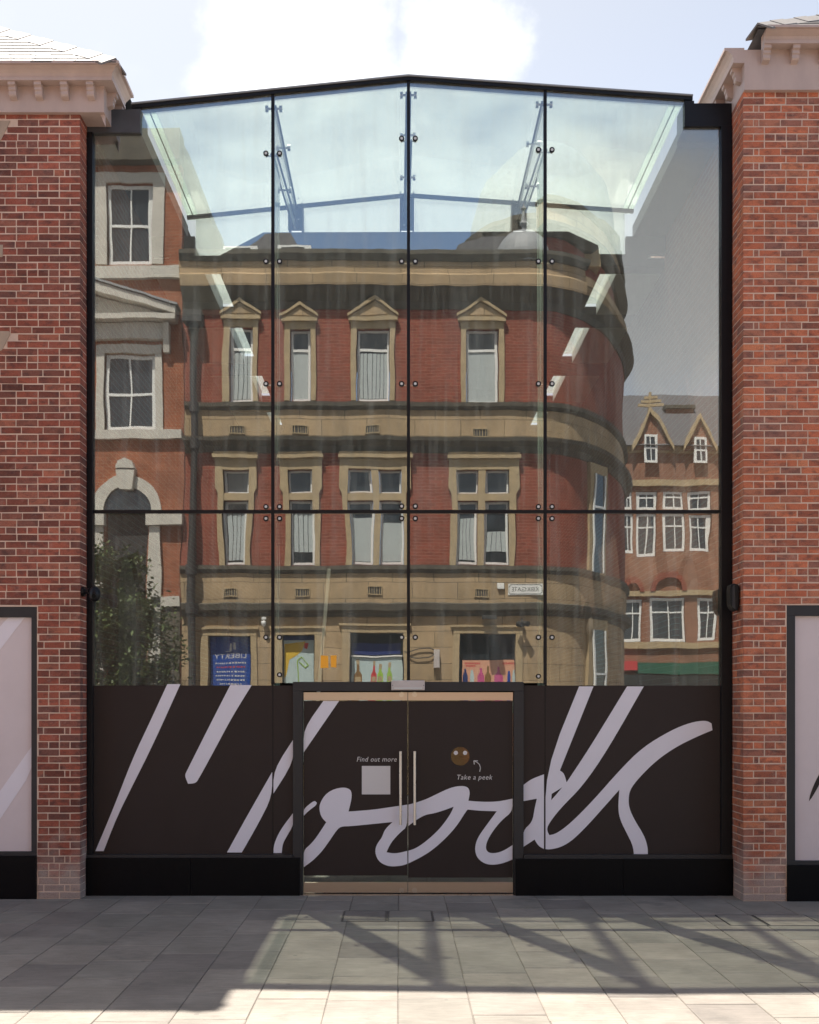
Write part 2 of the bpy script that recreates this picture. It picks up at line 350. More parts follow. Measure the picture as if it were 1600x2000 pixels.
def paving_mat():
    m, nt, b = base_mat('york_stone')
    geo = N(nt, 'ShaderNodeNewGeometry'); oi = N(nt, 'ShaderNodeObjectInfo')
    rp = ramp(nt, [(0, (.195,.172,.152)), (.35, (.27,.24,.206)), (.7, (.225,.205,.175)), (1, (.30,.262,.222))]); L(nt, oi, 'Random', rp, 0)
    n1 = N(nt, 'ShaderNodeTexNoise', i_Scale=1.7, i_Detail=8.0, i_Roughness=0.65); L(nt, geo, 'Position', n1, 'Vector')
    k1 = N(nt, 'ShaderNodeMapRange'); L(nt, n1, 0, k1, 0); k1.inputs[1].default_value = .25; k1.inputs[2].default_value = .75; k1.inputs[3].default_value = .72; k1.inputs[4].default_value = 1.2
    mp = N(nt, 'ShaderNodeMapping'); mp.inputs['Scale'].default_value = (3, 16, 1); L(nt, geo, 'Position', mp, 0)
    n2 = N(nt, 'ShaderNodeTexNoise', i_Scale=2.0, i_Detail=5.0, i_Roughness=0.6); L(nt, mp, 0, n2, 'Vector')
    k2 = N(nt, 'ShaderNodeMapRange'); L(nt, n2, 0, k2, 0); k2.inputs[1].default_value = .3; k2.inputs[2].default_value = .7; k2.inputs[3].default_value = .86; k2.inputs[4].default_value = 1.12
    mm = N(nt, 'ShaderNodeMath', operation='MULTIPLY'); L(nt, k1, 0, mm, 0); L(nt, k2, 0, mm, 1)
    vm = N(nt, 'ShaderNodeVectorMath', operation='SCALE'); L(nt, rp, 0, vm, 0); L(nt, mm, 0, vm, 'Scale')
    # chewing-gum spots and dark drips
    vo = N(nt, 'ShaderNodeTexVoronoi', i_Scale=2.2); L(nt, geo, 'Position', vo, 'Vector')
    lt = N(nt, 'ShaderNodeMath', operation='LESS_THAN', i_1=.04); L(nt, vo, 'Distance', lt, 0)
    mx = N(nt, 'ShaderNodeMix', data_type='RGBA'); mfac = N(nt, 'ShaderNodeMath', operation='MULTIPLY', i_1=.45); L(nt, lt, 0, mfac, 0)
    L(nt, mfac, 0, mx, 'Factor'); L(nt, vm, 0, mx, 6); mx.inputs[7].default_value = (.1,.095,.09,1)
    n5 = N(nt, 'ShaderNodeTexNoise', i_Scale=1.1, i_Detail=8.0, i_Roughness=0.72); L(nt, geo, 'Position', n5, 'Vector')
    k5 = N(nt, 'ShaderNodeMapRange'); L(nt, n5, 0, k5, 0); k5.inputs[1].default_value = .55; k5.inputs[2].default_value = .72; k5.inputs[4].default_value = .55
    mx2 = N(nt, 'ShaderNodeMix', data_type='RGBA'); L(nt, k5, 0, mx2, 'Factor'); L(nt, mx, 2, mx2, 6); mx2.inputs[7].default_value = (.09,.085,.08,1)
    L(nt, mx2, 2, b, 'Base Color'); b.inputs['Roughness'].default_value = .68; b.inputs['Specular IOR Level'].default_value = .3
    n3 = N(nt, 'ShaderNodeTexNoise', i_Scale=55.0, i_Detail=5.0); L(nt, geo, 'Position', n3, 'Vector')
    bp = N(nt, 'ShaderNodeBump', i_Strength=.25, i_Distance=.008); L(nt, n3, 0, bp, 'Height'); L(nt, bp, 0, b, 'Normal')
    return m
M['paving'] = paving_mat()
M['cover_steel'] = pm('worn_cover_rim', (.085,.08,.075), .6, .2, 9)
M['joint'] = pm('sandy_joint', (.17,.15,.13), .95, .25, 12)
M['ground'] = brick_tex_mat('street_paving', (.24,.215,.2), (.27,.24,.22), (.12,.11,.1), 'x', .48, .7, .006, .75, .2)
M['obrick'] = brick_tex_mat('red_pressed_brick', (.20,.05,.03), (.27,.068,.042), (.30,.15,.10), 'xy', .225, .075, .007, .8, .4, var=.16)
M['hbrick'] = brick_tex_mat('orange_house_brick', (.27,.085,.04), (.35,.12,.06), (.34,.22,.15), 'xy', .225, .075, .005, .85, .3, soot=.45, var=.25)
M['gbrick'] = brick_tex_mat('brown_red_brick', (.22,.10,.062), (.28,.125,.075), (.33,.25,.19), 'xy', .225, .075, .006, .85, .3, soot=.2, var=.2)
M['ostone'] = brick_tex_mat('sandstone_ashlar', (.37,.27,.16), (.44,.32,.195), (.17,.125,.075), 'xy', 1.05, .38, .009, .85, .15, soot=.5, var=.22)
M['soot_shade_stone'] = pm('sooty_shaded_stone', (.095,.082,.062), .9, .35, 5, .3, 30)  # soot tone that also paints in the shadow under the cornices
M['trim_stone'] = pm('honey_stone_trim', (.40,.305,.18), .85, .16, 5, .2, 40)
M['cream'] = pm('cream_painted_stone', (.52,.49,.43), .6, .12, 4)
M['white_upvc'] = pm('white_window_frame', (.78,.78,.75), .4, .04, 6)
M['oglass'] = pm('dark_window_glass', (.03,.036,.042), .06, .3, 1.5, spec=.8)
M['blind'] = pm('pale_fabric_blind', (.42,.46,.46), .8, .06, 6)
M['lead'] = pm('lead_sheet', (.26,.27,.28), .6, .12, 6)
M['oslate'] = pm('grey_slate', (.11,.105,.11), .65, .2, 8, .3, 30)
M['iron'] = pm('sooty_iron', (.035,.032,.03), .6, .2, 10)
M['bark'] = pm('bark', (.12,.09,.06), .9, .3, 20, .5, 60)
M['leaf'] = pm('leaf_green', (.075,.105,.03), .6, .4, 3, objvar=0)
M['blue_print'] = pm('blue_poster', (.012,.06,.30), .4, .06, 4)
M['orange_paper'] = pm('orange_paper', (.95,.42,.03), .7, .03, 5)
M['peep'] = pm('tinted_peephole', (.075,.066,.052), .06, .1, 6, metal=1.0)

# ------------------------------------------------------------------ ground and pavement
g = MB().quad((-300,-300,-0.03), (300,-300,-0.03), (300,300,-0.03), (-300,300,-0.03)).build('ground', M['ground']); g['kind'] = 'structure'
pav = MB().box(-6.2, 6.2, -7.5, 0.3, -0.028, -0.007).build('pavement', M['joint']); pav['kind'] = 'structure'
def slab_mesh(wd, ln, k):
    r = random.Random(k); c = .005
    x0, x1, y0, y1 = -wd/2, wd/2, -ln/2, ln/2
    j = lambda: r.uniform(-.003, .003)
    b = [(x0+j(),y0+j()),(x1+j(),y0+j()),(x1+j(),y1+j()),(x0+j(),y1+j())]
    t = [(x0+c,y0+c),(x1-c,y0+c),(x1-c,y1-c),(x0+c,y1-c)]
    zt = [r.uniform(-.0012,.0012) for _ in range(4)]
    vs = [(p[0],p[1],-.02) for p in b] + [(p[0],p[1],-.004) for p in b] + [(p[0],p[1],zt[i]) for i,p in enumerate(t)]
    fs = [(0,1,5,4),(1,2,6,5),(2,3,7,6),(3,0,4,7),(4,5,9,8),(5,6,10,9),(6,7,11,10),(7,4,8,11),(8,9,10,11)]
    return MB().add(vs, fs).mesh('paving_slab', M['paving'])
COLS = []
xw = 0.382 - 0.484 * 12
for k in range(25):
    wd = 0.484 + random.uniform(-.012, .012); COLS.append((xw, xw + .484)); xw += .484
covers = [(670, 755, 1779, 1800), (758, 845, 1779, 1800), (1412, 1484, 1787, 1808), (1487, 1592, 1787, 1808)]
CV = []
for (x0, x1, y0, y1) in covers:
    d0 = FPX * H / (y1 - VY); d1 = FPX * H / (y0 - VY); dm = (d0 + d1) / 2
    CV.append((CX + (x0 - VX) * dm / FPX, CX + (x1 - VX) * dm / FPX, d0 - D, d1 - D))
LENS = (.58, .64, .7, .76)
SM = {(l, v): slab_mesh(.479, l - .007, hash((l, v)) % 1000) for l in LENS for v in range(3)}
rr = random.Random(3)
for (a, b_) in COLS:
    y = .12 - rr.uniform(0, .6)
    cuts = [.12]
    while cuts[-1] > -7.2: cuts.append(cuts[-1] - (rr.choice(LENS) if len(cuts) > 1 else rr.uniform(.35, .7)))
    for y1, y0 in zip(cuts, cuts[1:]):
        cx, cy = (a + b_) / 2, (y0 + y1) / 2
        ln = y1 - y0
        hit = [c for c in CV if c[0] < b_ - .04 and c[1] > a + .04 and c[2] < y1 - .03 and c[3] > y0 + .03]
        if hit:
            lo = min(c[2] for c in hit) - .004; hi = max(c[3] for c in hit) + .004
            for p, q in ((y0, min(lo, y1)), (max(hi, y0), y1)):
                if q - p > .06:
                    obj_from('paving_slab', slab_mesh(.478, q - p - .006, int(p * 997)), pav, (cx, (p + q) / 2, 0))
            cl = min(c[0] for c in hit) - .006; cr = max(c[1] for c in hit) + .006
            m0, m1 = max(lo, y0), min(hi, y1)
            for p, q in ((a + .003, min(cl, b_)), (max(cr, a), b_ - .003)):
                if q - p > .04:
                    obj_from('paving_slab', slab_mesh(q - p, m1 - m0 - .006, int(p * 997)), pav, ((p + q) / 2, (m0 + m1) / 2, 0))
            continue
        key = round(ln, 2)
        me = SM[(key, rr.randrange(3))] if key in LENS else slab_mesh(.479, ln - .007, int(ln * 9999))
        obj_from('paving_slab', me, pav, (cx, cy, 0))
cl_txt = ('paved inspection cover in front of the glass doors, nearer the QR label', 'paved inspection cover in front of the glass doors, below the right door leaf',
          'paved inspection cover at the foot of the orange brick pier, nearer the doors', 'wider paved inspection cover near the orange brick pier, farther from the doors')
cl_txt = ('paved inspection cover below the left door leaf', 'paved inspection cover below the gap between the doors, right of its twin',
          'narrower paved inspection cover in front of the orange brick pier', 'wider paved inspection cover in front of the orange brick pier')
for (x0, x1, y0, y1), lab in zip(CV, cl_txt):
    t = thing('inspection_cover', lab, 'manhole cover', ((x0+x1)/2, (y0+y1)/2, 0), 'paved inspection covers')
    e = .008
    f = MB()
    for b in ((x0,x1,y0,y0+e),(x0,x1,y1-e,y1),(x0,x0+e,y0+e,y1-e),(x1-e,x1,y0+e,y1-e)): f.box(*b, -.02, .002)
    f.build('cover_frame', M['cover_steel'], t)
    MB().box(x0+e+.004, x1-e-.004, y0+e+.004, y1-e-.004, -.02, .0005).build('stone_infill', M['paving'], t)

# ------------------------------------------------------------------ brick buildings beside the glass
def brick_mesh(l, h, dep, k, mat):
    """one clay brick facing -Y, arrises softened, corners a little off true"""
    return brick_geo(MB(), 0, 0, 0, l, h, dep, k).mesh('brick', mat)
def brick_geo(mb, cx, yf, cz, l, h, dep, k, side=0):
    r = random.Random(k); c = .0035
    j = lambda a=.0018: r.uniform(-a, a)
    dy = r.uniform(-.0025, .0015)
    x0, x1, z0, z1 = cx-l/2, cx+l/2, cz-h/2, cz+h/2
    f = [(x0+c+j(), yf+dy+j(.001), z0+c+j()), (x1-c+j(), yf+dy+j(.001), z0+c+j()), (x1-c+j(), yf+dy+j(.001), z1-c+j()), (x0+c+j(), yf+dy+j(.001), z1-c+j())]
    m = [(x0+j(.001), yf+c+.001, z0+j()), (x1+j(.001), yf+c+.001, z0+j()), (x1+j(.001), yf+c+.001, z1+j()), (x0+j(.001), yf+c+.001, z1+j())]
    b = [(x0, yf+dep, z0), (x1, yf+dep, z0), (x1, yf+dep, z1), (x0, yf+dep, z1)]
    fs = [(0,1,2,3)]
    for k0 in (0, 4):
        for i in range(4): fs.append((k0+i, k0+4+i, k0+4+(i+1)%4, k0+(i+1)%4))
    return mb.add(f+m+b, fs)

def brick_wall(bld, sgn, xc, yf, ret, ztop, xwin, zwin, xfar, mat, seed, stones=()):
    """sgn = -1: the wall runs from the corner xc towards -X; bricks laid in courses, header course every sixth"""
    rnd = random.Random(seed)
    CH = .075; bricks = []; retb = MB(); nret = 0
    n = int(ztop / CH) + 1
    for i in range(n):
        z = i * CH + CH / 2; s = 0.0
        header = (i % 6 == 3)
        first = True
        while s < abs(xfar - xc):
            if first: l = .1025 if i % 2 else .215
            elif header: l = .1025
            elif i % 2 and s < .12 and rnd.random() < .6: l = .046
            else: l = .215 if rnd.random() > .06 else .1025
            l0 = l
            if not first and l > .2: l = l + rnd.uniform(-.009, .009)
            a, b = s, s + l
            lim = abs(xwin - xc)
            if z < zwin and b > lim - .004:
                if a < lim - .03: b = lim - .004; l0 = None
                else: break
            bricks.append((xc + sgn * (a + b) / 2, z, b - a, first, l0))
            s = b + .010; first = False
        # the return of the pier
        y = (.215 if i % 2 else .1025) + .010
        if i % 2 == 0: pass
        ll = y
        while ll < ret - .02:
            l = min(.215, ret - ll)
            x0 = xc - sgn * 0.0
            retb_add(retb, sgn, xc, yf + ll, l, z, seed * 7919 + i * 31 + int(ll * 100)); ll += l + .010
    # the 300 that show largest: whole stretchers nearest the camera axis
    vis = []; rest = []
    xlo, xhi = FX(-6, yf), FX(1606, yf)
    for bk in bricks:
        cx, z, l, corner, l0 = bk
        if l0 == .215 and not corner and xlo < cx < xhi: vis.append(bk)
        else: rest.append(bk)
    vis.sort(key=lambda q: (q[0]-CX)**2 + (q[1]-H)**2)
    rest += vis[300:]; vis = vis[:300]
    proto = [brick_mesh(.215, .065, .09, seed * 100 + k, mat) for k in range(9)]
    for (cx, z, l, corner, l0) in vis:
        if any(inpoly(cx, z, s) for s in stones): continue
        o = obj_from('brick', rnd.choice(proto), bld, (cx, yf + rnd.uniform(-.0015, .0015), z + rnd.uniform(-.0012, .0012)))
        o.scale = (l/.215, 1, rnd.uniform(.975, 1.02)); o.rotation_euler = (0, rnd.uniform(-.006, .006), 0)
    mb = MB()
    for (cx, z, l, corner, l0) in rest:
        if any(inpoly(cx, z, s) for s in stones): continue
        dep = .09
        if corner: dep = .215 if l < .15 else .1025
        brick_geo(mb, cx, yf, z, l, .065, dep, rnd.randrange(10**6))
    o = mb.build('brickwork', mat, bld, kind='stuff', fix=True)
    o2 = retb.build('pier_brickwork', mat, bld, kind='stuff', fix=True)
def retb_add(mb, sgn, xc, y0, l, z, k):
    r = random.Random(k); c = .003; j = lambda a=.0018: r.uniform(-a, a)
    xf = xc; d = sgn
    y1 = y0 + l; z0, z1 = z - .0325, z + .0325
    f = [(xf + j(.001), y0+c+j(), z0+c+j()), (xf + j(.001), y1-c+j(), z0+c+j()), (xf + j(.001), y1-c+j(), z1-c+j()), (xf + j(.001), y0+c+j(), z1-c+j())]
    m = [(xf + d*(c+.001), y0, z0), (xf + d*(c+.001), y1, z0), (xf + d*(c+.001), y1, z1), (xf + d*(c+.001), y0, z1)]
    b = [(xf + d*.08, y0, z0), (xf + d*.08, y1, z0), (xf + d*.08, y1, z1), (xf + d*.08, y0, z1)]
    fs = [(0,1,2,3)]
    for k0 in (0, 4):
        for i in range(4): fs.append((k0+i, k0+4+i, k0+4+(i+1)%4, k0+(i+1)%4))
    mb.add(f+m+b, fs)
def inpoly(x, z, P):
    c = False; n = len(P)
    for i in range(n):
        (x1, z1), (x2, z2) = P[i-1], P[i]
        if (z1 > z) != (z2 > z) and x < (x2-x1)*(z-z1)/(z2-z1)+x1: c = not c
    return c

XL, YL, XR, YR = -3.44, -.28, 3.468, -.42
BACK = 14.0
def core(bld, sgn, xc, yf, ztop, xwin, zwin, xfar):
    m = .0035
    a, b = sorted((xc - 0, xwin)); mb = MB()
    lo, hi = (xwin, xc - m) if sgn < 0 else (xc + m, xwin)
    mb.box(lo, hi, yf + m, BACK, 0, ztop)
    lo, hi = (xfar, xwin - .0005) if sgn < 0 else (xwin + .0005, xfar)
    mb.box(lo, hi, yf + m, yf + .16, zwin, ztop)
    mb.box(lo, hi, yf + .161, BACK, 0, ztop)
    return mb.build('wall', M['mortar'], bld)

def shop_window(bld, sgn, xe, xo, yf, zb, zt, strokes, dark):
    """display window blanked out with printed vinyl: frame, panel, black plinth"""
    lo, hi = (xo, xe) if sgn < 0 else (xe, xo)
    t = .085
    f = MB()
    f.box(lo, hi, yf+.005, yf+.12, zt-.11, zt-.002); f.box(lo, hi, yf+.005, yf+.12, zb, zb+.045)
    if sgn < 0: f.box(hi-.06, hi-.002, yf+.005, yf+.12, zb+.045, zt-.11); pl = (lo, hi-.06)
    else: f.box(lo+.002, lo+.09, yf+.005, yf+.12, zb+.045, zt-.11); pl = (lo+.09, hi)
    wn = f.build('window_frame', M['frame_grey'], bld, bevel=.003)
    p = bx('printed_panel', M['panel_l'], bld, pl[0], pl[1], yf+.045, yf+.06, zb+.045, zt-.11)
    for s in strokes:
        pts = [(FX(x, yf), FZ(y, yf)) for x, y in s]
        MB().prism(smooth_outline(pts, 1), XZ, yf+.0425, yf+.0452).build('printed_stroke', M['vinyl'] if dark else M['panel_stroke'], p)
    bx('plinth', M['granite'], bld, lo, hi-.002 if sgn < 0 else hi, yf-.02, yf+.15, 0, zb, bevel=.004)

def Z1(p): return (p[0]/2.667, 1130 + p[1]/2.667)
def Z2(p): return (560 + p[0]/3.3333, 1300 + p[1]/3.3333)
def Z3(p): return (1000 + p[0]/2.667, 1130 + p[1]/2.667)

# --- plum brick building
bl = thing('brick_building', 'plum-red brick building with hipped slate roof, beside the leafy reflection', 'building', (-6.2, 5, 0))
xwl, zwl = FX(72, YL), FZ(1185, YL)
stonesL = [[(FX(-40, YL), FZ(236, YL)), (FX(20, YL), FZ(236, YL)), (FX(3, YL), FZ(272, YL)), (FX(-8, YL), FZ(290, YL)), (FX(-40, YL), FZ(300, YL))],
           [(FX(-40, YL), FZ(478, YL)), (FX(6, YL), FZ(478, YL)), (FX(5, YL), FZ(502, YL)), (FX(-40, YL), FZ(502, YL))],
           [(FX(-40, YL), FZ(646, YL)), (FX(18, YL), FZ(647, YL)), (FX(20, YL), FZ(652, YL)), (FX(4, YL), FZ(684, YL)), (FX(-12, YL), FZ(690, YL)), (FX(-40, YL), FZ(690, YL))]]
core(bl, -1, XL, YL, 8.26, xwl, zwl, -9)
brick_wall(bl, -1, XL, YL, .27, 8.25, xwl, zwl, -6.4, M['brick_l'], 11, stonesL)
M['stone_w'] = pm('worn_sandstone', (.36,.27,.2), .85, .12, 5, .2, 50)
for s in stonesL: MB().prism(s, XZ, YL-.004, YL+.08).build('carved_stone', M['stone_w'], bl)
shop_window(bl, -1, xwl, -6.4, YL, FZ(1672, YL), zwl,
    [[Z1(p) for p in [(48,190),(130,190),(-2,362),(-100,490),(-100,370),(-2,240)]], [Z1(p) for p in [(169,860),(169,992),(0,1245),(-140,1450),(-140,1300),(0,1098)]]], False)

def gutter(bld, name, prof, pts, mat):
    """moulded gutter: profile (outward, z) swept along a plan polyline with mitred corners"""
    P = [Vector((p[0], p[1])) for p in pts]; nrm = []
    for i in range(len(P)):
        ds = []
        if i > 0: ds.append((P[i]-P[i-1]).normalized())
        if i < len(P)-1: ds.append((P[i+1]-P[i]).normalized())
        ns = [Vector((d.y, -d.x)) for d in ds]       # right-hand side is outward
        if len(ns) == 2:
            b = (ns[0]+ns[1]).normalized(); nrm.append(b / max(.2, b.dot(ns[0])))
        else: nrm.append(ns[0])
    m = len(prof); vs = []
    for p, n_ in zip(P, nrm):
        for o_, z in prof: vs.append((p.x + n_.x*o_, p.y + n_.y*o_, z))
    fs = []
    for i in range(len(P)-1):
        for k in range(m): fs.append((i*m+k, i*m+(k+1)%m, (i+1)*m+(k+1)%m, (i+1)*m+k))
    mb = MB().add(vs, fs)
    for i in (0, len(P)-1):
        tr = tessellate_polygon([[Vector((a, b, 0)) for a, b in prof]]); mb.f += [tuple(i*m+q for q in t) for t in tr]
    return mb.build(name, mat, bld)
def bracket(bld, x, y, z, ax):
    """small stepped corbel under the gutter; ax = outward direction in plan"""
    w_ = .037; ox, oy = ax; px, py = -oy, ox
    prof = [(0, 0), (.10, 0), (.10, -.035), (.075, -.045), (.075, -.075), (.062, -.085), (.062, -.12), (.05, -.135), (0, -.15)]
    mb = MB().prism(prof, lambda u, v, d: (x + ox*u + px*d, y + oy*u + py*d, z + v), -w_, w_)
    mb.build('corbel', M['cornice'], bld)
def gprof(z0, zt, k=1.0):
    h = zt - z0
    return [(0, z0), (.115, z0), (.115, z0+.035), (.108, z0+.035), (.118, z0+.07), (.14, z0+h*.62), (.175, z0+h*.8), (.205, z0+h*.82), (.205, zt), (0, zt)]
# left cornice
xf = -3.178; yfas = YL - .05
cz, gz = 8.493, 8.643
c = MB(); c.box(-9, xf, yfas, YL+.3, 8.222, cz); c.box(xf-.14, xf, YL+.301, .55, 8.222, cz)
fas = c.build('fascia', M['cornice'], bl)
MB().prism([(xf-.05, 8.222), (xf, 8.222), (xf, 8.10)], lambda u, v, d: (u, d, v), yfas+.05, yfas+.07).build('fascia_end_board', M['cornice'], bl)
gutter(bl, 'gutter', gprof(cz, gz), [(-9, yfas), (xf, yfas), (xf, .12)], M['cornice'])
for k in range(14): bracket(bl, FX(179.5, yfas) - k*.2695, yfas, cz, (0, -1))
for k in range(2): bracket(bl, xf, yfas + .16 + k*.25, cz, (1, 0))
# right building
br = thing('brick_building', 'orange-red brick building beside the grey sky reflection, wall speaker on its pier', 'building', (6.2, 5, 0))
xwr, zwr = FX(1537, YR), FZ(1182, YR)
core(br, 1, XR, YR, 8.40, xwr, zwr, 9)
brick_wall(br, 1, XR, YR, .41, 8.39, xwr, zwr, 6.4, M['brick_r'], 23)
shop_window(br, 1, xwr, 6.4, YR, FZ(1690, YR), zwr, [[Z3(p) for p in [(1556,1162),(1562,1128),(1580,1080),(1600,1038),(1660,930),(1700,880),(1660,980),(1610,1075),(1575,1138)]]], True)
yfr = YR - .05; rz, rt = 8.79, 8.925
c = MB(); c.box(XR-.004, 9, yfr, YR+.3, 8.378, rz); c.box(XR-.004, XR+.16, YR+.301, .7, 8.378, 8.64); c.build('fascia', M['cornice'], br)
gutter(br, 'gutter', gprof(rz, rt), [(FX(1487, yfr), yfr), (9, yfr)], M['cornice'])
gutter(br, 'side_gutter', gprof(8.655, 8.81), [(XR-.004, .7), (XR-.004, yfr)], M['cornice'])
for k in range(14): bracket(br, FX(1494, yfr) + k*.2965, yfr, rz, (0, -1))
for k in range(3): bracket(br, XR-.004, yfr + .13 + k*.3, 8.655, (-1, 0))

def hip_roof(bld, sgn, xc, yc, zc, pitch, xfar, run=3.2):
    """hipped slate roof: the front slope carries single slates, the hip its capping tiles"""
    yb = BACK
    A = (xc, yc, zc); Bp = (xfar, yc, zc); Cp = (xfar, yc+run, zc+pitch*run); Dp = (xc+sgn*run, yc+run, zc+pitch*run); E = (xc+sgn*run, yb, zc+pitch*run); F = (xc, yb, zc)
    G = (xfar, yb, zc+pitch*run)
    rf = MB().add([A,Bp,Cp,Dp,E,F,G,(xfar,yb,zc)], [(0,1,2,3),(0,3,4,5),(3,2,6,4),(0,5,7,1)]).build('roof', M['dark_roof'], bld)
    ex = .18; sl = math.hypot(1, pitch); rows = 9
    ny, nz = -pitch/sl, 1/sl
    for r in range(rows):
        y0 = yc - .02 + r*ex; s0 = y0 - yc
        z0 = zc + pitch*s0
        off = (r % 2)*.11
        x = xc + sgn*(max(s0, 0) - .02 + off)
        k = 0
        while abs(x - xc) < 3.0 and k < 16:
            wd = .215
            xa, xb = x, x + sgn*wd
            lift = .012; ln = ex*1.25
            tmp = random.uniform(-.008, .008)
            p = lambda xx, s, up: (xx, y0 + s + ny*up, z0 + pitch*s + nz*up)
            vs = [p(xa,tmp,lift), p(xb,tmp,lift), p(xb,ln,.004), p(xa,ln,.004), p(xa,tmp,lift+.014), p(xb,tmp,lift+.014), p(xb,ln,.016), p(xa,ln,.016)]
            # clip slates on the hip line
            if abs(xa - xc) < s0 + ln and sgn*(xa-xc) < s0 + ln:
                q = max(sgn*(xa-xc), 0)
                vs[3] = p(xc+sgn*max(s0+ln-.02, sgn*(xa-xc)), ln, .004); vs[7] = p(xc+sgn*max(s0+ln-.02, sgn*(xa-xc)), ln, .016)
            MB().add(vs, [(0,3,2,1),(4,5,6,7),(0,1,5,4),(1,2,6,5),(2,3,7,6),(3,0,4,7)]).build('slate', M['slate'], bld)
            x += sgn*(wd + .006); k += 1
    # hip capping
    hd = Vector((sgn, 1, pitch)).normalized()
    s1 = Vector((-sgn*0 + sgn*1, 0, 0))
    nF = Vector((0, -pitch, 1)).normalized(); nS = Vector((-sgn*pitch, 0, 1)).normalized()
    aF = hd.cross(nF).normalized(); aS = nS.cross(hd).normalized()
    if aF.y > 0: aF = -aF
    aF = aF if (Vector(aF).dot(Vector((sgn, -1, 0))) > 0) else -aF
    aS = aS if (Vector(aS).dot(Vector((-sgn, 1, 0))) > 0) else -aS
    L0 = Vector(A) + Vector((0, 0, .03)); st = .30; up = Vector((0, 0, .035))
    for k in range(10):
        a = L0 + hd*(k*st - .02); b = L0 + hd*((k+1)*st - .006)
        lift = Vector((0,0,.008)) if k % 2 else Vector((0,0,0))
        wd = .16
        vs = []
        for q in (a, b):
            q = q + lift
            vs += [q + up, q + aF*wd, q + aF*wd - Vector((0,0,.022)), q + up - Vector((0,0,.022)), q + aS*wd, q + aS*wd - Vector((0,0,.022))]
        n = 6
        fs = [(0,1,n+1,n),(1,2,n+2,n+1),(2,3,n+3,n+2),(0,n,n+4,4),(4,n+4,n+5,5),(5,n+5,n+3,3),(0,3,2,1),(n,n+1,n+2,n+3),(0,4,5,3),(n,n+3,n+5,n+4)]
        MB().add(vs, fs).build('hip_tile', M['ridge'], bld)
hip_roof(bl, -1, -3.02, -.50, 8.63, .78, -9)
hip_roof(br, 1, 3.56, -.62, 8.915, .70, 9)

# ------------------------------------------------------------------ glass atrium
ga = thing('glass_atrium', 'glass entrance with gabled top and dark printed doors between the brick walls', 'glass entrance', (0, 1, 0))
YB = 2.6
MX = [FX(533), FX(798), FX(1065)]           # mullion lines
zt_peak = FZ(152); xl_e, zl_e = FX(258), FZ(207); xr_e, zr_e = FX(1352), FZ(191)
def ztop(x): return zt_peak + (zl_e - zt_peak) * (x - MX[1]) / (xl_e - MX[1]) if x < MX[1] else zt_peak + (zr_e - zt_peak) * (x - MX[1]) / (xr_e - MX[1])
PL, PR = XL + .004, XR - .006
pl_in, pr_in = FX(183), FX(1407)
ztr = FZ(999.5)
# jamb posts, transom, mullions, top rail
bx('jamb_post', M['black'], ga, PL, pl_in, -.05, .09, 0.44, FZ(262), bevel=.004)
bx('jamb_post', M['black'], ga, pr_in, PR, -.05, .09, 0.41, FZ(249), bevel=.004)
segs = [(pl_in, MX[0]), (MX[0], MX[1]), (MX[1], MX[2]), (MX[2], pr_in)]
for a, b in segs: bx('transom', M['black'], ga, a + .0165, b - .0165, -.018, .06, ztr - .017, ztr + .017)
for i, x in enumerate(MX):
    zb = FZ(1334) if i == 1 else FZ(1668)
    if i != 1: bx('vinyl_joint', M['black'], ga, x - .004, x + .004, -.003, .03, zb, FZ(1338))
    bx('mullion', M['black'], ga, x - .0165, x + .0165, -.012, .055, FZ(1337) if i != 1 else FZ(1334), ztop(x) - .036)
for a, b in ((xl_e, MX[1]), (MX[1], xr_e)):
    za, zb_ = ztop(a), ztop(b)
    MB().prism([(a, za - .036), (b, zb_ - .036), (b, zb_), (a, za)], XZ, -.03, .10).build('top_rail', M['black'], ga)
    MB().prism([(a, za + .001), (b, zb_ + .001), (b, zb_ + .016), (a, za + .016)], XZ, -.045, .14).build('coping', M['lead'], ga)
# dark boxes closing the gap to the brick buildings
xb0, xb1 = FX(276), FX(1336)
bx('valley_fascia', M['dark_roof'], ga, PL, xb0, -.035, .3, FZ(262) + .001, FZ(217))
bx('valley_fascia', M['black'], ga, xb1, PR, -.035, .3, FZ(250) + .001, FZ(205))
bx('end_cap', M['dark_roof'], ga, xl_e - .02, xb0 - .001, -.03, .3, FZ(216.5), zl_e - .046)
bx('end_cap', M['black'], ga, xb1 + .001, xr_e + .015, -.03, .3, FZ(204.5), zr_e - .046)
# valley roofs behind them
bx('valley_roof', M['dark_roof'], ga, XL+.01, xb0, .301, YB+.05, FZ(262), FZ(262) + .16)
bx('valley_roof', M['dark_roof'], ga, xb1, XR-.01, .301, YB+.05, FZ(262), FZ(262) + .16)

PRND = random.Random(21)
def pane(poly, name='glass_pane', y0=.0, y1=.012, mat='glass'):
    mb = MB().prism(poly, XZ, y0, y1); r = PRND
    cx_ = sum(p[0] for p in poly)/len(poly); cz_ = sum(p[1] for p in poly)/len(poly); ax, az = r.uniform(-.0014, .0014), r.uniform(-.0008, .0008)
    mb.v = [(x, y + (x-cx_)*ax + (z-cz_)*az, z) for x, y, z in mb.v]      # no pane sits perfectly true
    return mb.build(name, M[mat], ga)
e = .0165
zv, zd = FZ(1339), FZ(1334)
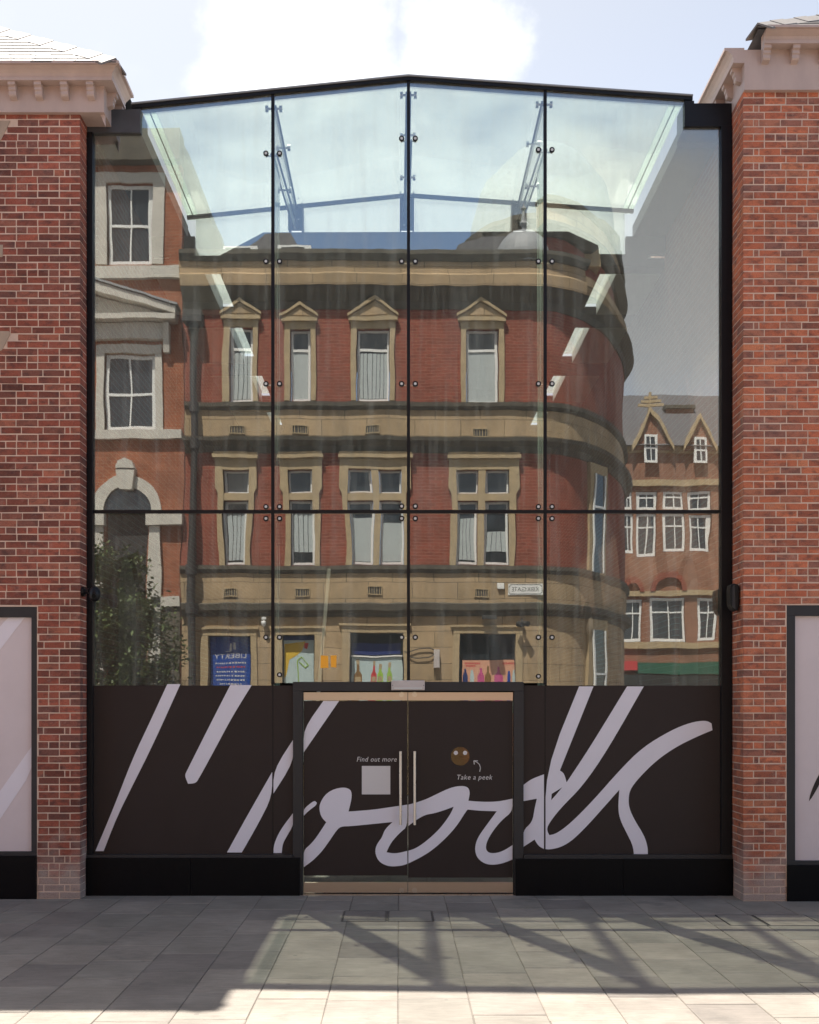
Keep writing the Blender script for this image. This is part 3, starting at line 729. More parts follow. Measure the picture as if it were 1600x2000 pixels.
# upper row (the side panes step round the dark boxes)
pane([(pl_in, ztr+.017), (MX[0]-e, ztr+.017), (MX[0]-e, ztop(MX[0]-e)-.036), (xb0, ztop(xb0)-.036), (xb0, FZ(262)), (pl_in, FZ(262))])
pane([(MX[0]+e, ztr+.017), (MX[1]-e, ztr+.017), (MX[1]-e, ztop(MX[1]-e)-.036), (MX[0]+e, ztop(MX[0]+e)-.036)])
pane([(MX[1]+e, ztr+.017), (MX[2]-e, ztr+.017), (MX[2]-e, ztop(MX[2]-e)-.036), (MX[1]+e, ztop(MX[1]+e)-.036)])
pane([(MX[2]+e, ztr+.017), (pr_in, ztr+.017), (pr_in, FZ(250)), (xb1, FZ(250)), (xb1, ztop(xb1)-.036), (MX[2]+e, ztop(MX[2]+e)-.036)])
# lower row
pane([(pl_in, zv), (MX[0]-e, zv), (MX[0]-e, ztr-.017), (pl_in, ztr-.017)])
pane([(MX[0]+e, zd), (MX[1]-e, zd), (MX[1]-e, ztr-.017), (MX[0]+e, ztr-.017)])
pane([(MX[1]+e, zd), (MX[2]-e, zd), (MX[2]-e, ztr-.017), (MX[1]+e, ztr-.017)])
pane([(MX[2]+e, zv), (pr_in, zv), (pr_in, ztr-.017), (MX[2]+e, ztr-.017)])

# door frame
dfx = [FX(573), FX(592), FX(1003), FX(1022)]; dft = FZ(1332); dfb = FZ(1350)
f = MB(); f.box(dfx[0], dfx[3], -.045, .05, dfb, dft); f.box(dfx[0], dfx[1], -.045, .05, 0, dfb); f.box(dfx[2], dfx[3], -.045, .05, 0, dfb)
f.build('door_frame', M['frame_grey'], ga, bevel=.003)
# printed panels beside the doors with their lettering
zs = FZ(1668)
def printed(x0, x1, z0, z1, strokes, y=.0, parent=None, name='printed_panel', holes=()):
    p = bx(name, M['vinyl'], parent or ga, x0, x1, y, y+.012, z0, z1)
    for s in strokes:
        hs = []
        if isinstance(s, tuple): s, hs = s
        pts = smooth_outline([(FX(a), FZ(b)) for a, b in s])
        MB().prism(pts, XZ, y - .0018, y + .0005, [[(FX(a), FZ(b)) for a, b in h] for h in hs]).build('letter_stroke', M['lilac'], p)
    return p
S1 = [(872,550),(940,550),(800,860),(700,1060),(610,1240),(540,1420),(497,1420),(590,1200),(690,940),(780,750)]
S2 = [(1200,555),(1312,555),(1210,720),(1130,870),(1035,1045),(1018,1067),(980,1069),(962,1027),(975,1000),(1080,790)]
S3a = [(1418,1008),(1418,1134),(1350,1270),(1260,1427),(1183,1427),(1280,1250)]
S3b = [(1530,835),(1530,955),(1425,1120),(1425,998)]
S4 = [(1530,1218),(1530,1283),(1490,1350),(1472,1385),(1468,1430),(1425,1430),(1427,1385),(1460,1310)]
printed(pl_in, MX[0]-.004, zs, zv, [[Z1(p) for p in s] for s in (S1, S2, S3a)])
printed(MX[0]+.004, dfx[0]-.001, zs, zv, [[Z1(p) for p in s] for s in (S3b, S4)])
R1 = [(57,1078),(100,1045),(167,1020),(167,1409),(140,1395),(118,1360),(57,1400),(57,1313),(107,1268),(118,1200),(130,1147),(57,1160)]
R2 = [(172,1002),(350,562),(425,562),(250,1000),(272,1015),(285,1062),(400,890),(600,562),(687,562),(500,890),(370,1080),(250,1200),(190,1280),(182,1310),(195,1337),(230,1330),(300,1280),(420,1160),(560,1000),(680,880),(830,790),(930,750),(1010,738),(1040,755),(1045,790),(960,825),(850,880),(750,950),(660,1040),(615,1100),(607,1150),(612,1200),(640,1260),(690,1340),(708,1400),(708,1443),(637,1443),(630,1390),(600,1330),(565,1260),(553,1200),(560,1100),(480,1190),(400,1280),(320,1360),(260,1398),(200,1412),(172,1409)]
hole = [(207,1122),(262,1088),(240,1115),(205,1155)]
printed(dfx[3]+.001, MX[2]-.004, zs, zv, [[Z3(p) for p in R1]])
printed(MX[2]+.004, pr_in, zs, zv, [([Z3(p) for p in R2], [[Z3(p) for p in hole]])])
# sills and granite plinths
for a, b, zc in ((PL-.02, dfx[0]+.07, FZ(1674)), (dfx[3]-.095, PR, FZ(1676))):
    a2, b2 = (a, dfx[0]-.002) if a < 0 else (dfx[3]+.002, b)
    bx('sill', M['frame_grey'], ga, a2 if a > 0 else PL, b2, -.06, .05, zc, zs - .0005)
for pl in ((PL, FX(375)-.0015), (FX(375)+.0015, FX(587))):
    bx('plinth_panel', M['granite'], ga, pl[0], pl[1], -.085, .04, 0, FZ(1674)-.001, bevel=.003)
for pl in ((FX(1006), FX(1214)-.0015), (FX(1214)+.0015, PR)):
    bx('plinth_panel', M['granite'], ga, pl[0], pl[1], -.085, .04, 0, FZ(1676)-.001, bevel=.003)

# doors
DLs = [(108,1205),(160,1160),(200,1110),(258,1020),(225,985),(212,930),(220,890),(255,835),(310,803),(370,792),(410,803),(424,825),(422,875),(403,950),(550,940),(700,918),(787,905),(787,1047),(740,1085),(680,1150),(650,1215),(690,1222),(730,1220),(787,1206),(787,1289),(760,1300),(700,1308),(650,1303),(600,1275),(577,1225),(580,1180),(600,1145),(620,1120),(640,1065),(690,1018),(550,1032),(420,1045),(350,1047),(320,1080),(280,1140),(230,1210),(165,1275),(108,1312)]
DRs = [(793,905),(850,890),(920,865),(1000,825),(1060,798),(1110,785),(1160,784),(1185,798),(1193,830),(1183,880),(1280,888),(1380,885),(1470,866),(1470,950),(1400,1005),(1340,1080),(1305,1140),(1295,1185),(1305,1210),(1330,1222),(1380,1218),(1430,1195),(1470,1168),(1470,1262),(1400,1290),(1330,1298),(1280,1285),(1240,1250),(1226,1205),(1230,1160),(1250,1110),(1300,1040),(1368,948),(1260,945),(1178,937),(1160,960),(1110,1040),(1040,1120),(950,1200),(870,1250),(793,1287),(793,1205),(840,1190),(900,1150),(980,1080),(1030,1020),(1070,960),(1088,918),(1030,940),(960,962),(905,970),(850,1000),(793,1043)]
D1 = [(240,230),(342,230),(110,565),(109,415)]
D2 = [(109,935),(170,885),(185,882),(197,893),(192,910),(150,940),(109,978)]
zg0, zg1 = FZ(1710), FZ(1369)
gap = FX(796.7)
for k, (x0, x1) in enumerate(((dfx[1]+.006, gap-.003), (gap+.003, dfx[2]-.006))):
    dr = MB().box(x0, x1, -.006, .006, FZ(1723), FZ(1368)).build('door', M['clear_glass'], ga)
    dr['label'] = 'glass door leaf with blank white label' if k == 0 else 'glass door leaf with round peephole'
    p = bx('printed_film', M['vinyl'], dr, x0+.002, x1-.002, -.010, -.0065, zg0 if k == 0 else FZ(1714), zg1)
    for s in ((DLs, D1, D2) if k == 0 else (DRs,)):
        pts = smooth_outline([(FX(a), FZ(b)) for a, b in map(Z2, s)])
        pts = [(min(max(a, x0+.002), x1-.002), b) for a, b in pts]
        MB().prism(pts, XZ, -.0118, -.0098).build('letter_stroke', M['lilac'], dr)
    bx('top_rail', M['steel'], dr, x0, x1, -.022, .022, FZ(1368)+.0005, FZ(1352), bevel=.002)
    bx('bottom_rail', M['steel'], dr, x0, x1, -.022, .022, FZ(1743), FZ(1723)-.0005, bevel=.002)
    hx = FX(782.5) if k == 0 else FX(810)
    h = MB(); h.cyl((hx, -.075, FZ(1610)), (hx, -.075, FZ(1467)), .0155, 14)
    for yy in (1485, 1592): h.cyl((hx, -.075, FZ(yy)), (hx, -.008, FZ(yy)), .009, 10)
    h.build('handle', M['handle'], dr, smooth=False)
    lx = FX(784.5) if k == 0 else FX(810)
    for yy in (1356.5, 1738.5):
        lk = MB().cyl((lx, -.03, FZ(yy)), (lx, -.021, FZ(yy)), .028, 18); lk.cyl((lx, -.034, FZ(yy)), (lx, -.0295, FZ(yy)), .012, 10); lk.build('lock', M['handle'], dr)
    if k == 0:
        bx('blank_label', M['white_ink'], dr, FX(707), FX(762.5), -.0116, -.0101, FZ(1551.5), FZ(1496))
        text('lettering', 'Find out more', .075, M['white_ink'], dr, (FX(735.5), -.0106, FZ(1487.5)), -1, .22, 1.08, width=78/182)
    else:
        text('lettering', 'Take a peek', .075, M['white_ink'], dr, (FX(926), -.0106, FZ(1522.5)), -1, .22, 1.08, width=69/182)
        cxp, czp = FX(899), FZ(1477)
        ph = MB().cyl((cxp, -.0125, czp), (cxp, -.0101, czp), .1, 40).build('peephole', M['peep'] if 'peep' in M else M['oglass'], dr)
        for dx_ in (-.047, .052): MB().cyl((cxp+dx_, -.0138, czp+.036), (cxp+dx_, -.0127, czp+.036), .023, 20).build('round_sticker', M['white_ink'], dr)
        A = [(937,1507), (938.5,1500), (936.5,1493), (932,1489), (926,1486)]
        am = MB().tube([(FX(a), -.0112, FZ(b)) for a, b in A], .0045, 6)
        am.tube([(FX(933.5), -.0112, FZ(1486)), (FX(925.5), -.0112, FZ(1486)), (FX(926.5), -.0112, FZ(1493))], .005, 6)
        am.build('arrow', M['white_ink'], dr)
bx('threshold', M['handle'], ga, dfx[1]+.01, dfx[2]-.01, -.07, .05, 0.0005, .014)

# spider fittings
M['disc_white'] = pm('pale_bolt_face', (.55,.55,.53), .35, .05, 10)
rows = {0: (300, 511, 750, 990, 1013, 1245), 1: (271, 511, 750, 989, 1013, 1245), 2: (293, 511, 750, 990, 1013, 1245)}
for i, x in enumerate(MX):
    for yy in rows[i]:
        z = FZ(yy)
        s = MB(); s.cyl((x-.073, .05, z), (x+.073, .05, z), .008, 8); s.cyl((x, .05, z+.0), (x, .1, z), .014, 8)
        for sx in (-1, 1): s.cyl((x+sx*.073, .0125, z), (x+sx*.073, .055, z), .012, 10)
        sp = s.build('spider_fitting', M['chrome'], ga)
        for sx in (-1, 1):
            MB().cyl((x+sx*.073, -.012, z), (x+sx*.073, -.0005, z), .029, 20).build('bolt_disc', M['black'], sp)
            MB().cyl((x+sx*.073, -.0135, z), (x+sx*.073, -.0118, z), .015, 16).build('bolt_head', M['disc_white'], sp)
for yy, x in ((1318, MX[0]+.073), (1321, MX[2]-.073)):
    MB().cyl((x, -.012, FZ(yy)), (x, -.0005, FZ(yy)), .027, 20).cyl((x, .0125, FZ(yy)), (x, .05, FZ(yy)), .012, 10).build('bolt_disc', M['black'], ga)
    MB().cyl((x, -.0135, FZ(yy)), (x, -.0122, FZ(yy)), .014, 16).build('bolt_head', M['disc_white'], ga)

# glass fins behind the mullions, glass roof beams, tie rods, rear brackets

for i, x in enumerate(MX):
    MB().box(x-.0095, x+.0095, .105, .62, 0.1 if i != 1 else 2.6, ztop(x)-.62).build('glass_fin', M['fin_glass'], ga)
    zt = ztop(x)
    MB().prism([(.06, zt-.62), (.06, zt-.09), (YB, zt-.09), (YB, zt-.36)], lambda u, v, d: (d, u, v), x-.0095, x+.0095).build('roof_beam', M['roof_glass'], ga)
    for sx in (-1, 1):
        r = MB().tube([(x+sx*.02, .1, zt-.1), (x+sx*.02, YB+.1, zt-.1)], .012, 8).tube([(x+sx*.03, .1, zt-.62), (x+sx*.03, YB, zt-.33)], .012, 8)
        r.build('tie_rod', M['steel_dark'], ga)
    for (yy, zz) in ((.10, zt-.13), (1.0, zt-.10), (1.15, zt-.52)):
        MB().cyl((x-.075, yy, zz), (x+.075, yy, zz), .012, 8).cyl((x-.09, yy, zz), (x-.06, yy, zz), .034, 10).cyl((x+.06, yy, zz), (x+.09, yy, zz), .034, 10).build('roof_spider', M['chrome'], ga)
    bp = MB()
    for sx in (-1, 1): bp.prism([(YB-.02, 8.26), (YB+.30, 8.26), (YB+.16, zt-.02), (YB-.02, zt-.02)], lambda u, v, d: (d, u, v), x+sx*.075, x+sx*.095)
    bp.box(x-.095, x+.095, YB+.02, YB+.05, 8.26, zt-.06)
    b_ = bp.build('rear_bracket', M['steel_dark'], ga)
    for q in range(6): MB().cyl((x+(.04 if q % 2 else -.04), YB+.008, 8.32+q*.07), (x+(.04 if q % 2 else -.04), YB+.021, 8.32+q*.07), .011, 8).build('bolt', M['chrome'], b_)
# roof panes
xs = [xb0+.14, MX[0], MX[1], MX[2], xb1-.14]
for a, b in zip(xs, xs[1:]):
    za, zb_ = ztop(a)-.03, ztop(b)-.03
    MB().prism([(a+.006, za-.014), (b-.006, zb_-.014), (b-.006, zb_), (a+.006, za)], XZ, .105, YB+.12).build('roof_pane', M['roof_glass'], ga)
for a, b in ((xb0, MX[1]), (MX[1], xb1)):
    za, zb_ = ztop(a), ztop(b)
    MB().prism([(a, za-.085), (b, zb_-.085), (b, zb_-.046), (a, za-.046)], XZ, YB-.03, YB+.02).build('purlin', M['steel_dark'], ga)
# eaves upstands: white boards beside the glass roof
for x0, x1 in ((xb0+.002, xb0+.07), (xb0+.078, xb0+.139), (xb1-.139, xb1-.078), (xb1-.07, xb1-.002)):
    za, zb_ = ztop(x0)-.03, ztop(x1)-.03
    MB().prism([(x0, za-.014), (x1, zb_-.014), (x1, zb_), (x0, za)], XZ, .105, YB+.12).build('fritted_strip', M['frit_glass'], ga)
for x in (xb0+.074, xb1-.074): bx('strip_joint', M['steel_dark'], ga, x-.0035, x+.0035, .105, YB+.12, ztop(x)-.05, ztop(x)-.03)
# upright glazing between the rear beam and the roof
for a, b in zip([xb0]+MX, MX+[xb1]):
    MB().prism([(a+.1, 7.9), (b-.1, 7.9), (b-.1, ztop(b-.1)-.05), (a+.1, ztop(a+.1)-.05)], XZ, YB+.06, YB+.072).build('clerestory_pane', M['roof_glass'], ga)
# rear beam and the flat roof behind it, with glazed slots along both sides
MB().prism([(FX(a, YB), FZ(b, YB)) for a, b in ((330, 501), (430, 500), (515, 455), (798, 454), (1110, 453), (1168, 480), (1170, 497), (1265, 498), (1265, 520), (330, 520))], XZ, YB-.02, YB+.05).build('rear_beam', M['steel_dark'], ga)
bx('sun_leak_block', M['steel_dark'], ga, XL+.012, xb0+.1, YB-.018, YB+.048, FZ(501, YB)+.002, FZ(262)-.001); bx('sun_leak_block', M['steel_dark'], ga, xb1-.1, XR-.012, YB-.018, YB+.048, FZ(498, YB)+.002, FZ(262)-.001)  # boxes added to close the side gaps and stop stray sun on the wall
SL = [(2.87, 4.4), (4.96, 6.7), (7.4, 9.04), (9.76, 11.2)]
zs0, zs1 = 7.78, 7.90
sx0, sx1 = FX(400, 2.87), FX(430, 2.87)
tx0, tx1 = FX(1172, 2.87), FX(1204, 2.87)
wl0, wl1 = -3.36, 3.38
sl = MB()
sl.box(sx1, tx0, YB+.051, BACK-.101, zs0, zs1)
prev = YB+.051
for (a, b) in SL:
    sl.box(wl0, sx1-.0005, prev, a, zs0, zs1); sl.box(tx0+.0005, wl1, prev, a, zs0, zs1); prev = b
sl.box(wl0, sx1-.0005, prev, BACK-.101, zs0, zs1); sl.box(tx0+.0005, wl1, prev, BACK-.101, zs0, zs1)
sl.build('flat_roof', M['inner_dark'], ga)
for (a, b) in SL:
    for (p, q) in ((sx0, sx1), (tx0, tx1)):
        if q < 0:
            bx('slot_lining', M['white_paint'], ga, wl0, p, a+.001, b-.001, zs0+.0, zs1+.1)
        else:
            bx('slot_lining', M['white_paint'], ga, q, wl1, a+.001, b-.001, zs0+.0, zs1+.1)
        bx('slot_glass', M['roof_glass'], ga, p+.002, q-.002, a+.002, b-.002, zs1+.04, zs1+.05)
# side walls with arched niches, rear wall, floor
def arch_wall(name, xface, thick, sgn):
    """brick side wall in the Y-Z plane with three round-headed niches"""
    niches = [(1.0, 2.1, 3.3), (4.3, 5.8, 3.2), (8.0, 9.6, 3.2)]
    holes = []
    for (a, b, sp_) in niches:
        r = (b-a)/2; cy = (a+b)/2
        holes.append([(a, .35), (b, .35)] + [(cy + r*math.cos(t*math.pi/12), sp_ + r*math.sin(t*math.pi/12)) for t in range(13)])
    top = FZ(262) - .001
    wl = MB().prism([(.12, .0), (BACK, .0), (BACK, top), (.12, top)], lambda u, v, d: (d, u, v), xface, xface + sgn*thick, holes).build(name, M['inner_y'], ga)
    for h in holes: MB().prism(h, lambda u, v, d: (d, u, v), xface + sgn*(thick-.012), xface + sgn*(thick-.002)).build('niche_back', M['plaster'], wl)
arch_wall('side_wall', -3.36, .07, -1)
arch_wall('side_wall', 3.38, .07, 1)
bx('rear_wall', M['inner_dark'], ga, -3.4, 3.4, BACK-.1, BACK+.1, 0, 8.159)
bx('floor', M['concrete'], ga, -3.4, 3.4, .31, BACK-.11, -.006, .0)

# ------------------------------------------------------------------ small things on and behind the front
def pxbox(x0, x1, y0, y1): return FX(x0), FX(x1), FZ(y1), FZ(y0)
for (x0, x1, y0, y1, sk, lab) in ((626, 641.5, 1281, 1305, .7, 'wider orange paper note stuck on the glass above the left door'), (646.5, 657, 1280, 1303, -.5, 'narrow orange paper note stuck on the glass, beside a wider one')):
    a, b, c, d_ = pxbox(x0, x1, y0, y1); s = sk/182
    o = MB().prism([(a, c), (b, c+s), (b-s, d_), (a+s, d_+s)], XZ, -.0018, -.0004).build('paper_note', M['orange_paper'])
    tag(o, lab, 'paper note', 'orange notes on the glass')
yb = .35
M['pole_gleam'] = pm('gleam_toned_pole', (.9,.87,.78), .2, .02, 5)  # near-white colour stands in for the gleam of light on the metal
t = thing('leaning_pole', 'bright metal pole leaning inside behind the orange paper notes', 'pole', (FX(600, yb), yb, 0))
MB().cyl((FX(590, yb), yb-.05, 0.02), (FX(640, yb), yb+.25, FZ(1106, yb)), .021, 10).build('shaft', M['pole_gleam'], t)
MB().cyl((FX(640, yb), yb+.25, FZ(1106, yb)), (FX(640.4, yb), yb+.252, FZ(1100, yb)), .02, 10).build('end_cap', M['steel_dark'], t)

t = thing('door_sensor', 'white box sensor mounted over the meeting point of the doors', 'sensor', (FX(797), -.05, FZ(1350)))
a, b, c, d_ = pxbox(764.5, 829.5, 1329.5, 1348.5)
bx('housing', M['white_plastic'], t, a, b, -.115, -.046, c, d_, bevel=.008)
bx('lens_strip', M['disc_white'], t, a+.03, b-.03, -.1175, -.1155, c+.012, c+.03)
for xx in (a+.012, b-.012): MB().cyl((xx, -.118, (c+d_)/2), (xx, -.1145, (c+d_)/2), .005, 8).build('screw', M['steel_dark'], t)

t = thing('security_camera', 'small black camera on a stub arm beside the plum brick pier', 'camera', (FX(172, -.3), -.3, FZ(1165)))
yc = -.36
MB().cyl((XL+.002, yc+.14, FZ(1160)), (XL+.03, yc+.14, FZ(1160)), .05, 16).build('wall_plate', M['black'], t)
MB().cyl((XL+.03, yc+.14, FZ(1160)), (FX(193), yc+.02, FZ(1160)), .026, 12).build('arm', M['black'], t)
cb = MB().lathe([(0, .075), (.03, .072), (.05, .05), (.058, .01), (.058, -.02), (.05, -.055), (.03, -.075), (0, -.082)], (FX(203), yc, FZ(1167)), 20)
cb.build('body', M['black'], t, smooth=True)
MB().cyl((FX(203), yc-.04, FZ(1170)), (FX(205), yc-.075, FZ(1172)), .022, 14).build('lens', M['granite'], t)

t = thing('wall_speaker', 'black wedge-shaped speaker on the side of the orange brick pier', 'speaker', (FX(1434, -.2), -.2, FZ(1167)))
x0 = XR - .003
prof = [(u*.85-.003, v*.92+.012) for u, v in ((0, 0), (.015, .05), (.02, .26), (.0, .29), (-.05, .30), (-.085, .285), (-.095, .24), (-.09, .06), (-.05, .0), (-.02, -.012))]
ox, oz = x0 - .004, FZ(1194, -.3)
MB().prism([(-(u-.02)*-1 + ox - .0, v + oz) for u, v in prof], XZ, -.34, -.19).build('housing', M['black'], t, bevel=.012)
MB().prism([(ox-.083, oz+.04), (ox-.083, oz+.245), (ox-.06, oz+.275), (ox-.05, oz+.02)], XZ, -.345, -.3405).build('grille', M['frame_grey'], t)
bx('wall_plate', M['black'], t, x0-.012, x0+.0, -.3, -.23, oz+.08, oz+.2)

# ------------------------------------------------------------------ across the street (seen mirrored in the glass)
def catmull(pts, n=5):
    P = [Vector(p) for p in pts]; P = [2*P[0]-P[1]] + P + [2*P[-1]-P[-2]]; out = []
    for i in range(1, len(P)-2):
        for k in range(n):
            t = k/n; a, b, c, d = P[i-1], P[i], P[i+1], P[i+2]
            out.append(.5*((2*b)+(-a+c)*t+(2*a-5*b+4*c-d)*t*t+(-a+3*b-3*c+d)*t**3))
    out.append(P[-2]); return out
def sweep(name, mat, parent, path, prof, smooth=False):
    """profile (outward, z) swept along a plan path; outward is to the left of travel"""
    P = path; n = len(P); nr = []
    for i in range(n):
        d = (P[min(i+1, n-1)] - P[max(i-1, 0)]).normalized(); nr.append(Vector((-d.y, d.x)))
    m = len(prof); vs = []
    for p, q in zip(P, nr):
        for o_, z in prof: vs.append((p.x+q.x*o_, p.y+q.y*o_, z))
    fs = [(i*m+k, i*m+(k+1) % m, (i+1)*m+(k+1) % m, (i+1)*m+k) for i in range(n-1) for k in range(m)]
    mb = MB().add(vs, fs)
    tr = tessellate_polygon([[Vector((a, b, 0)) for a, b in prof]])
    for i in (0, n-1): mb.f += [tuple(i*m+q for q in t) for t in tr]
    return mb.build(name, mat, parent)
def holed_wall(name, mat, parent, x0, x1, z0, z1, holes, Y, dep=.22, back=None):
    """wall facing +Y with rectangular openings and their reveals"""
    xs = sorted({x0, x1, *[h[0] for h in holes], *[h[1] for h in holes]}); zs_ = sorted({z0, z1, *[h[2] for h in holes], *[h[3] for h in holes]})
    xs = [x for x in xs if x0 <= x <= x1]; zs_ = [z for z in zs_ if z0 <= z <= z1]
    mb = MB()
    for a, b in zip(xs, xs[1:]):
        for c_, d_ in zip(zs_, zs_[1:]):
            mx_, mz_ = (a+b)/2, (c_+d_)/2
            if any(h[0] < mx_ < h[1] and h[2] < mz_ < h[3] for h in holes): continue
            mb.box(a, b, Y-dep, Y, c_, d_)
    return mb.build(name, mat, parent)
def sash(parent, x0, x1, z0, z1, Y, rails=(), mull=(), fw=.06, mat='white_upvc', blind=None, vblind=None):
    """window: frame with rails and glazing bars, dark pane, optional blind behind the glass"""
    f = MB(); d0, d1 = Y-.02, Y+.03
    f.box(x0, x1, d0, d1, z0, z0+fw); f.box(x0, x1, d0, d1, z1-fw, z1); f.box(x0, x0+fw, d0, d1, z0+fw, z1-fw); f.box(x1-fw, x1, d0, d1, z0+fw, z1-fw)
    for r in rails: f.box(x0+fw, x1-fw, d0+.002, d1-.002, r-.03, r+.03)
    for m_ in mull: f.box(m_-.018, m_+.018, d0+.006, d1-.006, z0+fw, z1-fw)
    wn = f.build('window', M[mat], parent)
    bx('pane', M['oglass'], wn, x0+fw*.5, x1-fw*.5, Y-.012, Y-.004, z0+fw*.5, z1-fw*.5)
    if vblind:
        zt_, zb_ = vblind; n = max(4, int((x1-x0-2*fw)/.085)); wd = (x1-x0-2*fw)/n; mb = MB()
        for k in range(n):
            a = x0+fw+k*wd; mb.quad((a+.012, Y+.000, zb_), (a+wd, Y+.018, zb_), (a+wd, Y+.018, zt_), (a+.012, Y+.000, zt_))
        mb.build('blind', M['blind'], wn, kind='stuff', fix=False)
    if blind: bx('blind', M['blind'], wn, x0+fw, x1-fw, Y-.003, Y+.002, blind[1], blind[0])
    return wn

YO = -WO
cbd = thing('corner_building', 'red brick and sandstone corner building, mirrored in the glass', 'building', (0, YO-4, 0))
xA, xE = RX(356), 2.9
pathpts = [(xE, YO), (3.5, YO-.12), (4.1, YO-.5), (4.7, YO-1.3), (5.2, YO-2.2), (5.7, YO-3.4), (6.05, YO-4.6), (6.3, YO-6), (6.35, YO-9), (6.35, YO-14)]
arc = catmull(pathpts, 4)
full = [Vector((xA, YO)), Vector((-2, YO)), Vector((1, YO)), Vector((2.4, YO))] + arc
z_gf = RZ(1205); z_s1 = (RZ(1180), RZ(1120)); z_b1 = (RZ(1106), RZ(885)); z_s2 = (RZ(855), RZ(800)); z_b2 = (RZ(787), RZ(600)); z_par = (RZ(566), RZ(517))
# openings
W2 = [(445, 492, 638, 784), (567, 607, 643, 783), (697, 763, 642, 783), (907, 970, 642, 786)]
W1 = [(437, 482), (565, 610), (683, 727), (740, 785), (890, 935), (948, 993)]
GF = [(405, 490, 1243), (548, 612, 1240), (680, 785, 1235), (898, 1010, 1240)]
h2 = [(RX(a), RX(b), RZ(d_), RZ(c_)) for a, b, c_, d_ in W2]
h1 = []
for a, b in W1: h1 += [(RX(a), RX(b), RZ(963), RZ(917)), (RX(a), RX(b), RZ(1104), RZ(977))]
hg = [(RX(a), RX(b), .7, RZ(c_)) for a, b, c_ in GF]
bt, tp = z_b2[0], RZ(566)
holed_wall('brick_wall', M['obrick'], cbd, xA, xE, RZ(800), RZ(560), h2, YO)
holed_wall('brick_wall', M['obrick'], cbd, xA, xE, RZ(1120), RZ(870), h1, YO)
holed_wall('stone_ground_storey', M['ostone'], cbd, xA, xE, 0, RZ(1190), hg, YO)
def ringwall(name, mat, z0, z1, off=0): sweep(name, mat, cbd, arc, [(off-.25, z0), (off, z0), (off, z1), (off-.25, z1)])
ringwall('curved_brick_wall', M['obrick'], RZ(800), RZ(560)); ringwall('curved_brick_wall', M['obrick'], RZ(1120), RZ(870)); ringwall('curved_stone_wall', M['ostone'], 0, RZ(1190))
def band(name, mat, prof): return sweep(name, mat, cbd, full, prof)
# string course over the ground storey, stone band, cornice
band('string_course', M['soot_shade_stone'], [(-.2, RZ(1205)), (.04, RZ(1205)), (.07, RZ(1198)), (.17, RZ(1193)), (.19, RZ(1181)), (.06, RZ(1178)), (-.2, RZ(1178))])
band('stone_band', M['ostone'], [(-.2, RZ(1178)+.001), (.03, RZ(1178)+.001), (.03, RZ(1121)), (-.2, RZ(1121))])
band('sill_course', M['soot_shade_stone'], [(-.2, RZ(1121)+.001), (.05, RZ(1121)+.001), (.12, RZ(1114)), (.12, RZ(1106)), (-.2, RZ(1104))])
band('string_course', M['soot_shade_stone'], [(-.2, RZ(884)), (.03, RZ(884)), (.1, RZ(872)), (.26, RZ(864)), (.28, RZ(857)), (-.2, RZ(855))])  # dark tone takes in the shadow band under this course
band('stone_band', M['ostone'], [(-.2, RZ(855)+.001), (.04, RZ(855)+.001), (.04, RZ(801)), (-.2, RZ(801))])
band('sill_course', M['soot_shade_stone'], [(-.2, RZ(801)+.001), (.06, RZ(801)+.001), (.14, RZ(795)), (.15, RZ(787)), (-.2, RZ(785))])
band('cornice_bed', M['soot_shade_stone'], [(-.2, RZ(604)), (.03, RZ(604)), (.06, RZ(590)), (.2, RZ(576)), (.3, RZ(566)), (-.2, RZ(566))])  # shadow under the parapet painted in as dark stone
flatcor = [Vector((xA, YO)), Vector((-2, YO)), Vector((1, YO)), Vector((2.4, YO))] + arc[:9]
sweep('parapet', M['ostone'], cbd, flatcor, [(-.2, RZ(566)+.001), (.32, RZ(566)+.001), (.34, RZ(545)), (.29, RZ(541)), (.29, RZ(519)), (-.2, RZ(519))])
sweep('gutter', M['soot_shade_stone'], cbd, flatcor, [(-.2, RZ(519)+.001), (.33, RZ(519)+.001), (.42, RZ(508)), (.42, RZ(500)), (-.2, RZ(498))])
# roof and attic
MB().prism([(YO-.3, RZ(498)), (YO-9, RZ(498)), (YO-9, RZ(498)+.5), (YO-2.2, RZ(490)+.55), (YO-.6, RZ(488))], lambda u, v, d: (d, u, v), xA, 3.2).build('roof', M['oslate'], cbd)
att = arc[3:]
inset = []
for p in att: inset.append(Vector((p.x-.12, p.y-.25)))
def aband(name, mat, prof): return sweep(name, mat, cbd, inset, prof)
za = RZ(560)
aband('attic_wall', M['obrick'], [(-.25, za), (0, za), (0, za+1.35), (-.25, za+1.35)])
aband('attic_base', M['ostone'], [(-.25, za+.15), (.1, za+.15), (.3, za+.35), (.3, za+.55), (.06, za+.62), (-.25, za+.62)])
aband('attic_cornice', M['soot_shade_stone'], [(-.25, za+1.351), (.1, za+1.351), (.3, za+1.52), (.3, za+1.6), (-.25, za+1.62)])
aband('attic_parapet', M['ostone'], [(-.25, za+1.621), (.16, za+1.621), (.16, za+2.1), (-.25, za+2.1)])
aband('attic_coping', M['soot_shade_stone'], [(-.3, za+2.101), (.24, za+2.101), (.26, za+2.22), (-.3, za+2.26)])
MB().prism([(RX(a, 14.9), RZ(b, 14.9)) for a, b in ((872, 520), (1088, 520), (1075, 462), (1010, 454), (940, 454), (895, 470))], XZ, YO-3.2, YO-1.1).build('attic_dormer', M['oslate'], cbd)
MB().prism([(RX(a, 15.4), RZ(b, 15.4)) for a, b in ((1070, 520), (1172, 520), (1170, 480), (1110, 452), (1070, 452))], XZ, YO-4, YO-1.4).build('attic_gable', M['trim_stone'], cbd)
